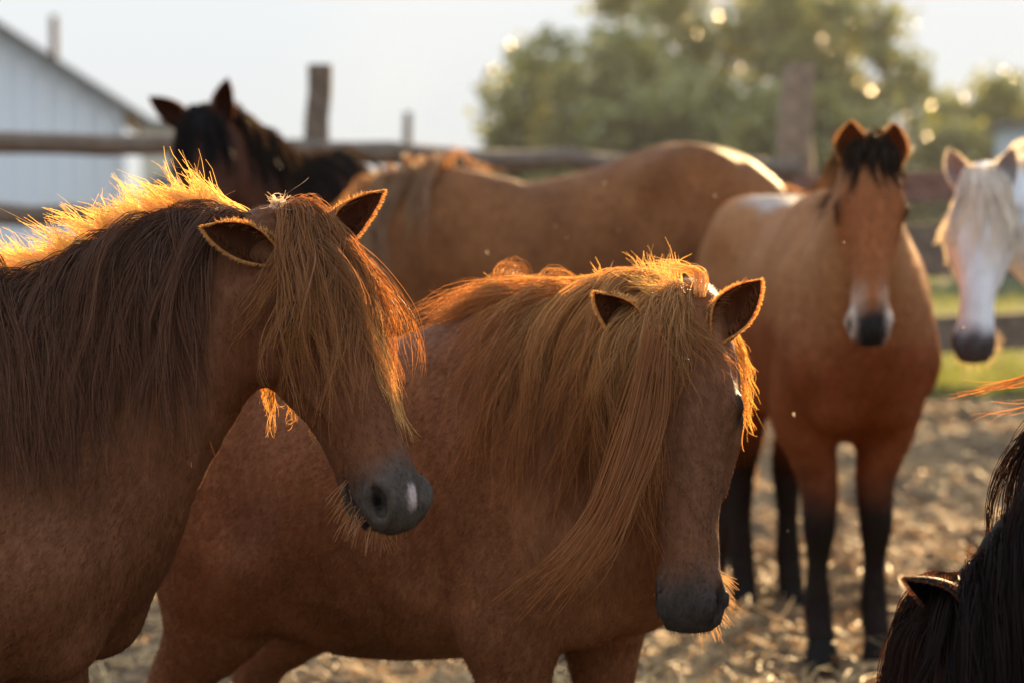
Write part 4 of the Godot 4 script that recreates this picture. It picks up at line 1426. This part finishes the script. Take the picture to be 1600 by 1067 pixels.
func far_away():
	# ---- whitewashed barn behind the fence on the left, gable towards the camera
	var white := std(lin(0.72, 0.76, 0.82), 0.8)
	var cream := std(lin(0.60, 0.55, 0.45), 0.8)
	var roofm := std(lin(0.16, 0.14, 0.13), 0.8)
	var dark := std(lin(0.05, 0.05, 0.05), 0.4)
	var d := 48.0
	var corner := at(190, 300, d)
	var barn := thing("barn", Vector3(corner.x - 5.2, 0, corner.z), "white gabled barn with tin stovepipe beyond the left part of the fence", "barn")
	var eave := at(228, 192, d).y
	var slope := (at(0, 45, d).y - eave) / (at(228, 0, d).x - at(0, 0, d).x)
	var half := 5.2
	var ridge := eave + slope * (half + 0.5)
	# vertical boards of the gable wall, each its own piece
	var nb := 26
	for i in nb:
		var x0 := -half + i * (2.0 * half / nb)
		var xm := x0 + half / nb
		var top := ridge - absf(xm) * slope - 0.15
		var wb := half / nb - 0.0075
		var tl := top + 0.12 - (absf(xm - wb) - absf(xm)) * slope
		var tr := top + 0.12 - (absf(xm + wb) - absf(xm)) * slope
		var o := part("wall_board", prism([Vector2(xm - wb, 0), Vector2(xm + wb, 0), Vector2(xm + wb, tr), Vector2(xm - wb, tl)], 0.12), white, barn)
		o.position.z = 0.02 * (i % 2)
	wall_box("side_wall", barn, Vector3(half - 0.06, eave * 0.5 - 0.1, -5.06), Vector3(0.12, eave - 0.2, 10.0), cream)
	wall_box("side_wall", barn, Vector3(-half + 0.06, eave * 0.5 - 0.1, -5.06), Vector3(0.12, eave - 0.2, 10.0), cream)
	var roof_len := half + 0.55
	for s in [-1.0, 1.0]:
		var r := part("roof", prism([Vector2(0, ridge + 0.10), Vector2(0, ridge - 0.02), Vector2(s * roof_len, ridge - 0.02 - slope * roof_len), Vector2(s * roof_len, ridge + 0.10 - slope * roof_len)] if s > 0 else [Vector2(0, ridge - 0.02), Vector2(0, ridge + 0.10), Vector2(s * roof_len, ridge + 0.10 - slope * roof_len), Vector2(s * roof_len, ridge - 0.02 - slope * roof_len)], 11.2), roofm, barn)
		r.position.z = -5.0
	var pip := CylinderMesh.new()
	var ptop := at(80, 16, d)
	var pbot := at(80, 95, d)
	pip.top_radius = 0.085
	pip.bottom_radius = 0.085
	pip.height = ptop.y - pbot.y + 0.5
	var po := part("stovepipe", pip, std(lin(0.12, 0.07, 0.05), 0.6), barn)
	po.position = Vector3(ptop.x, (ptop.y + pbot.y) * 0.5 - 0.25, ptop.z - 0.9) - barn.position
	barn.rotation.y = 0.17
	# ---- the low cream annex against it
	var ax := at(214, 300, d - 0.5)
	var annex := thing("annex", Vector3(ax.x + 0.62, 0, ax.z - 1.6), "low sunlit cream shed against the right corner of the white barn", "shed")
	wall_box("wall", annex, Vector3(0, 1.32, 0), Vector3(1.1, 2.64, 3.0), cream)
	wall_box("roof", annex, Vector3(0.05, 2.70, 0), Vector3(1.4, 0.10, 3.3), roofm)
	wall_box("window", annex, Vector3(-0.15, 1.35, 1.502), Vector3(0.34, 0.6, 0.03), dark)
	# ---- a pale blue shed at the right edge
	var sp := at(1640, 300, 40.0)
	var shed := thing("shed", Vector3(sp.x, 0, sp.z), "pale blue shed half hidden behind the white horse", "shed")
	wall_box("wall", shed, Vector3(0, 1.2, 0), Vector3(1.4, 2.4, 2.0), std(lin(0.42, 0.50, 0.55), 0.8))
	wall_box("roof", shed, Vector3(0, 2.45, 0), Vector3(1.65, 0.09, 2.3), roofm)
	# ---- thin far posts
	var pm := std(lin(0.16, 0.12, 0.09), 0.9)
	for q in [[630, 175, 26.0, 0.05, "short weathered stake beyond the fence, right of the square post"], [756, 112, 60.0, 0.055, "thin tall pole standing far off left of the big tree"]]:
		var top := at(q[0], q[1], q[2])
		var o := part("stake", log_mesh(Vector3.ZERO, Vector3(0.05, top.y, 0), q[3], q[3] * 0.9, int(q[0])), pm, self)
		o.position = Vector3(top.x, 0, top.z)
		tag(o, q[4], "post")
	meadow()
	trees()
	var added_haze := FogVolume.new()  # fog box added to pale the trees with a veil of light
	added_haze.name = "added_haze"
	added_haze.shape = RenderingServer.FOG_VOLUME_SHAPE_BOX
	added_haze.size = Vector3(46, 12, 28)
	added_haze.position = Vector3(20, 5.9, -42)
	var fm := FogMaterial.new()
	fm.albedo = Color(1.0, 0.99, 0.97)
	fm.density = 0.0016
	added_haze.material = fm
	add_child(added_haze)
	tag(added_haze, "added pale veil of air in front of the trees", "added_haze", "", "stuff")


func meadow():
	var hr := Hair.new()
	for k in 32000:
		var d := 15.8 + pow(rng.randf(), 2.0) * 50.0
		var px := rng.randf_range(-400, 2000)
		var x := (px - 800.0) / FPX * d
		var p := Vector3(x, 0, -d)
		var l := rng.randf_range(0.06, 0.20) * (0.6 + d * 0.012)
		var c := Color(0.15, 0.18, 0.095).lerp(Color(0.27, 0.275, 0.17), rng.randf()) * rng.randf_range(0.7, 1.2)
		hr.strand(PackedVector3Array([p, p + Vector3(rng.randf_range(-0.03, 0.03), l * 0.6, 0.0), p + Vector3(rng.randf_range(-0.1, 0.1), l, rng.randf_range(-0.05, 0.05))]), 0.016, 0.004, c, c, Vector3(0, 0, 1) + rv() * 0.5)
	var m := std(Color.WHITE, 0.6)
	m.vertex_color_use_as_albedo = true
	m.backlight_enabled = true
	m.backlight = Color(0.9, 0.9, 0.5)
	for i in hr.C.size(): hr.C[i].a = 1.0
	var o := part("grass", array_mesh(hr.V, hr.N, hr.C, hr.I), m, self)
	tag(o, "sunlit meadow grass beyond the fence", "grass", "", "stuff")


func trees():
	var bark := std(lin(0.10, 0.075, 0.05), 0.9)
	var leaf := StandardMaterial3D.new()
	leaf.vertex_color_use_as_albedo = true
	leaf.roughness = 0.38
	leaf.backlight_enabled = true
	leaf.backlight = Color(0.85, 0.85, 0.5)
	var q := PackedVector3Array([Vector3(0, 0, 0), Vector3(-0.5, 0.5, 0.06), Vector3(0.5, 0.5, 0.06), Vector3(0, 1.1, 0)])
	var lm := array_mesh(q, PackedVector3Array([Vector3(0, 0, 1), Vector3(-0.3, 0, 1).normalized(), Vector3(0.3, 0, 1).normalized(), Vector3(0, 0, 1)]), null, PackedInt32Array([0, 1, 2, 1, 3, 2]))
	# x of the trunk in the photograph, metres away, height, crown radius
	var list := [
		[1130, 62.0, 8.2, 3.6, "tallest broad tree in the middle of the row behind the fence"],
		[930, 58.0, 5.4, 2.6, "rounded tree at the left end of the row behind the fence"],
		[1300, 60.0, 6.6, 2.3, "tree behind the ears of the bay horse, right of the tallest one"],
		[1020, 56.0, 4.0, 2.6, "low spreading tree in front of the tallest one, left of the round post"],
		[1240, 55.0, 3.9, 2.4, "low bushy tree right behind the round post"],
		[1425, 58.0, 3.2, 1.8, "small tree sloping down towards the white horse"],
		[1570, 64.0, 4.6, 2.3, "dark tree above the white horse by the right edge"],
		[840, 60.0, 3.2, 1.6, "shrub like tree at the far left foot of the row"],
	]
	for t in list:
		var p := at(t[0], 300, t[1])
		var root := thing("tree", Vector3(p.x, 0, p.z), t[4], "tree", "trees behind the paddock")
		var hgt: float = t[2]
		var rad: float = t[3]
		part("trunk", log_mesh(Vector3(0, -0.1, 0), Vector3(0.1, hgt * 0.6, 0), 0.17, 0.08, int(t[0])), bark, root)
		var clumps := []
		for k in 85:
			var dir := Vector3(rng.randf_range(-1, 1), rng.randf_range(-1, 1), rng.randf_range(-1, 1)).normalized()
			var r := pow(rng.randf(), 0.4)
			var c := Vector3(dir.x * rad * r, hgt * 0.54 + dir.y * hgt * 0.44 * r, dir.z * rad * r)
			clumps.append([c, rng.randf_range(0.35, 0.85) * rad * 0.33, rng.randf_range(0.0, 1.0)])
			if k < 7:
				part("branch", log_mesh(Vector3(0.05, hgt * rng.randf_range(0.2, 0.5), 0), c, 0.06, 0.02, k + 300), bark, root)
		var mm := MultiMesh.new()
		mm.transform_format = MultiMesh.TRANSFORM_3D
		mm.use_colors = true
		mm.mesh = lm
		var n := int(3000.0 * rad)
		mm.instance_count = n
		for k in n:
			var cl: Array = clumps[rng.randi() % clumps.size()]
			var v = Vector3(rng.randfn(0, 0.5), rng.randfn(0, 0.42), rng.randfn(0, 0.5)) * cl[1]
			var c: Vector3 = cl[0] + v
			c.y = maxf(c.y, 0.15)
			var s := rng.randf_range(0.14, 0.28)
			var bs := Basis.from_euler(Vector3(rng.randf_range(-1.4, 1.4), rng.randf() * TAU, rng.randf_range(-1.2, 1.2))).scaled(Vector3.ONE * s)
			mm.set_instance_transform(k, Transform3D(bs, c))
			mm.set_instance_color(k, Color(0.135, 0.165, 0.07).lerp(Color(0.35, 0.345, 0.14), clampf(cl[2] * 0.7 + rng.randf() * 0.4, 0, 1)))
		var mi := MultiMeshInstance3D.new()
		mi.name = "crown"
		mi.multimesh = mm
		mi.material_override = leaf
		root.add_child(mi, true)
		tag(mi, "", "", "", "stuff")


func flies():
	# gnats in the low sun: a body and two wings each
	var bm := std(lin(0.10, 0.07, 0.04), 0.4)
	var wm := std(lin(0.7, 0.6, 0.45), 0.4)
	wm.backlight_enabled = true
	wm.backlight = Color(1, 0.95, 0.85)
	var sp := SphereMesh.new()
	sp.radius = 0.0011
	sp.height = 0.004
	sp.radial_segments = 8
	sp.rings = 5
	var V := PackedVector3Array([Vector3(0, 0, 0), Vector3(-0.001, 0.003, 0.0007), Vector3(0.001, 0.005, 0.0), Vector3(0.0014, 0.0028, -0.0004)])
	var I := PackedInt32Array([0, 1, 2, 0, 2, 3])
	var wing := array_mesh(V, normals(V, I), null, I)
	var first: Node3D = null
	var spots := [[868, 355, 6.0, "low on the brown horse's side, left one of the close pair"], [884, 372, 5.6, "low on the brown horse's side, right one of the close pair"], [968, 360, 6.2, "in front of the middle of the brown horse's rump"], [760, 395, 5.4, "in front of the brown horse's belly, nearest the pale mane"], [945, 288, 6.6, "high in front of the brown horse's rump"], [1116, 306, 5.9, "between the brown horse's rump and the bay's back"], [1240, 648, 4.8, "in front of the bay's breast"], [1232, 830, 4.6, "beside the bay's near knee"], [1505, 514, 4.9, "in front of the white horse's muzzle"], [1320, 380, 4.6, "in front of the bay's face"], [1074, 560, 3.75, "in front of the forelock of the centre pony"]]
	for q in spots:
		var o: Node3D = first.duplicate() if first else thing("fly", Vector3.ZERO, "fly", "fly", "flies hovering in the low sun")
		if first:
			o.name = "fly"
			add_child(o, true)
		else:
			first = o
			part("body", sp, bm, o)
			for s in 2:
				var wg := part("wing", wing, wm, o)
				wg.rotation = Vector3(0.3, 0.0, [0.8, -0.8][s])
		o.set_meta("label", "tiny sunlit fly " + q[3])
		o.position = at(q[0], q[1], q[2])
		o.rotation = rv() * 1.5
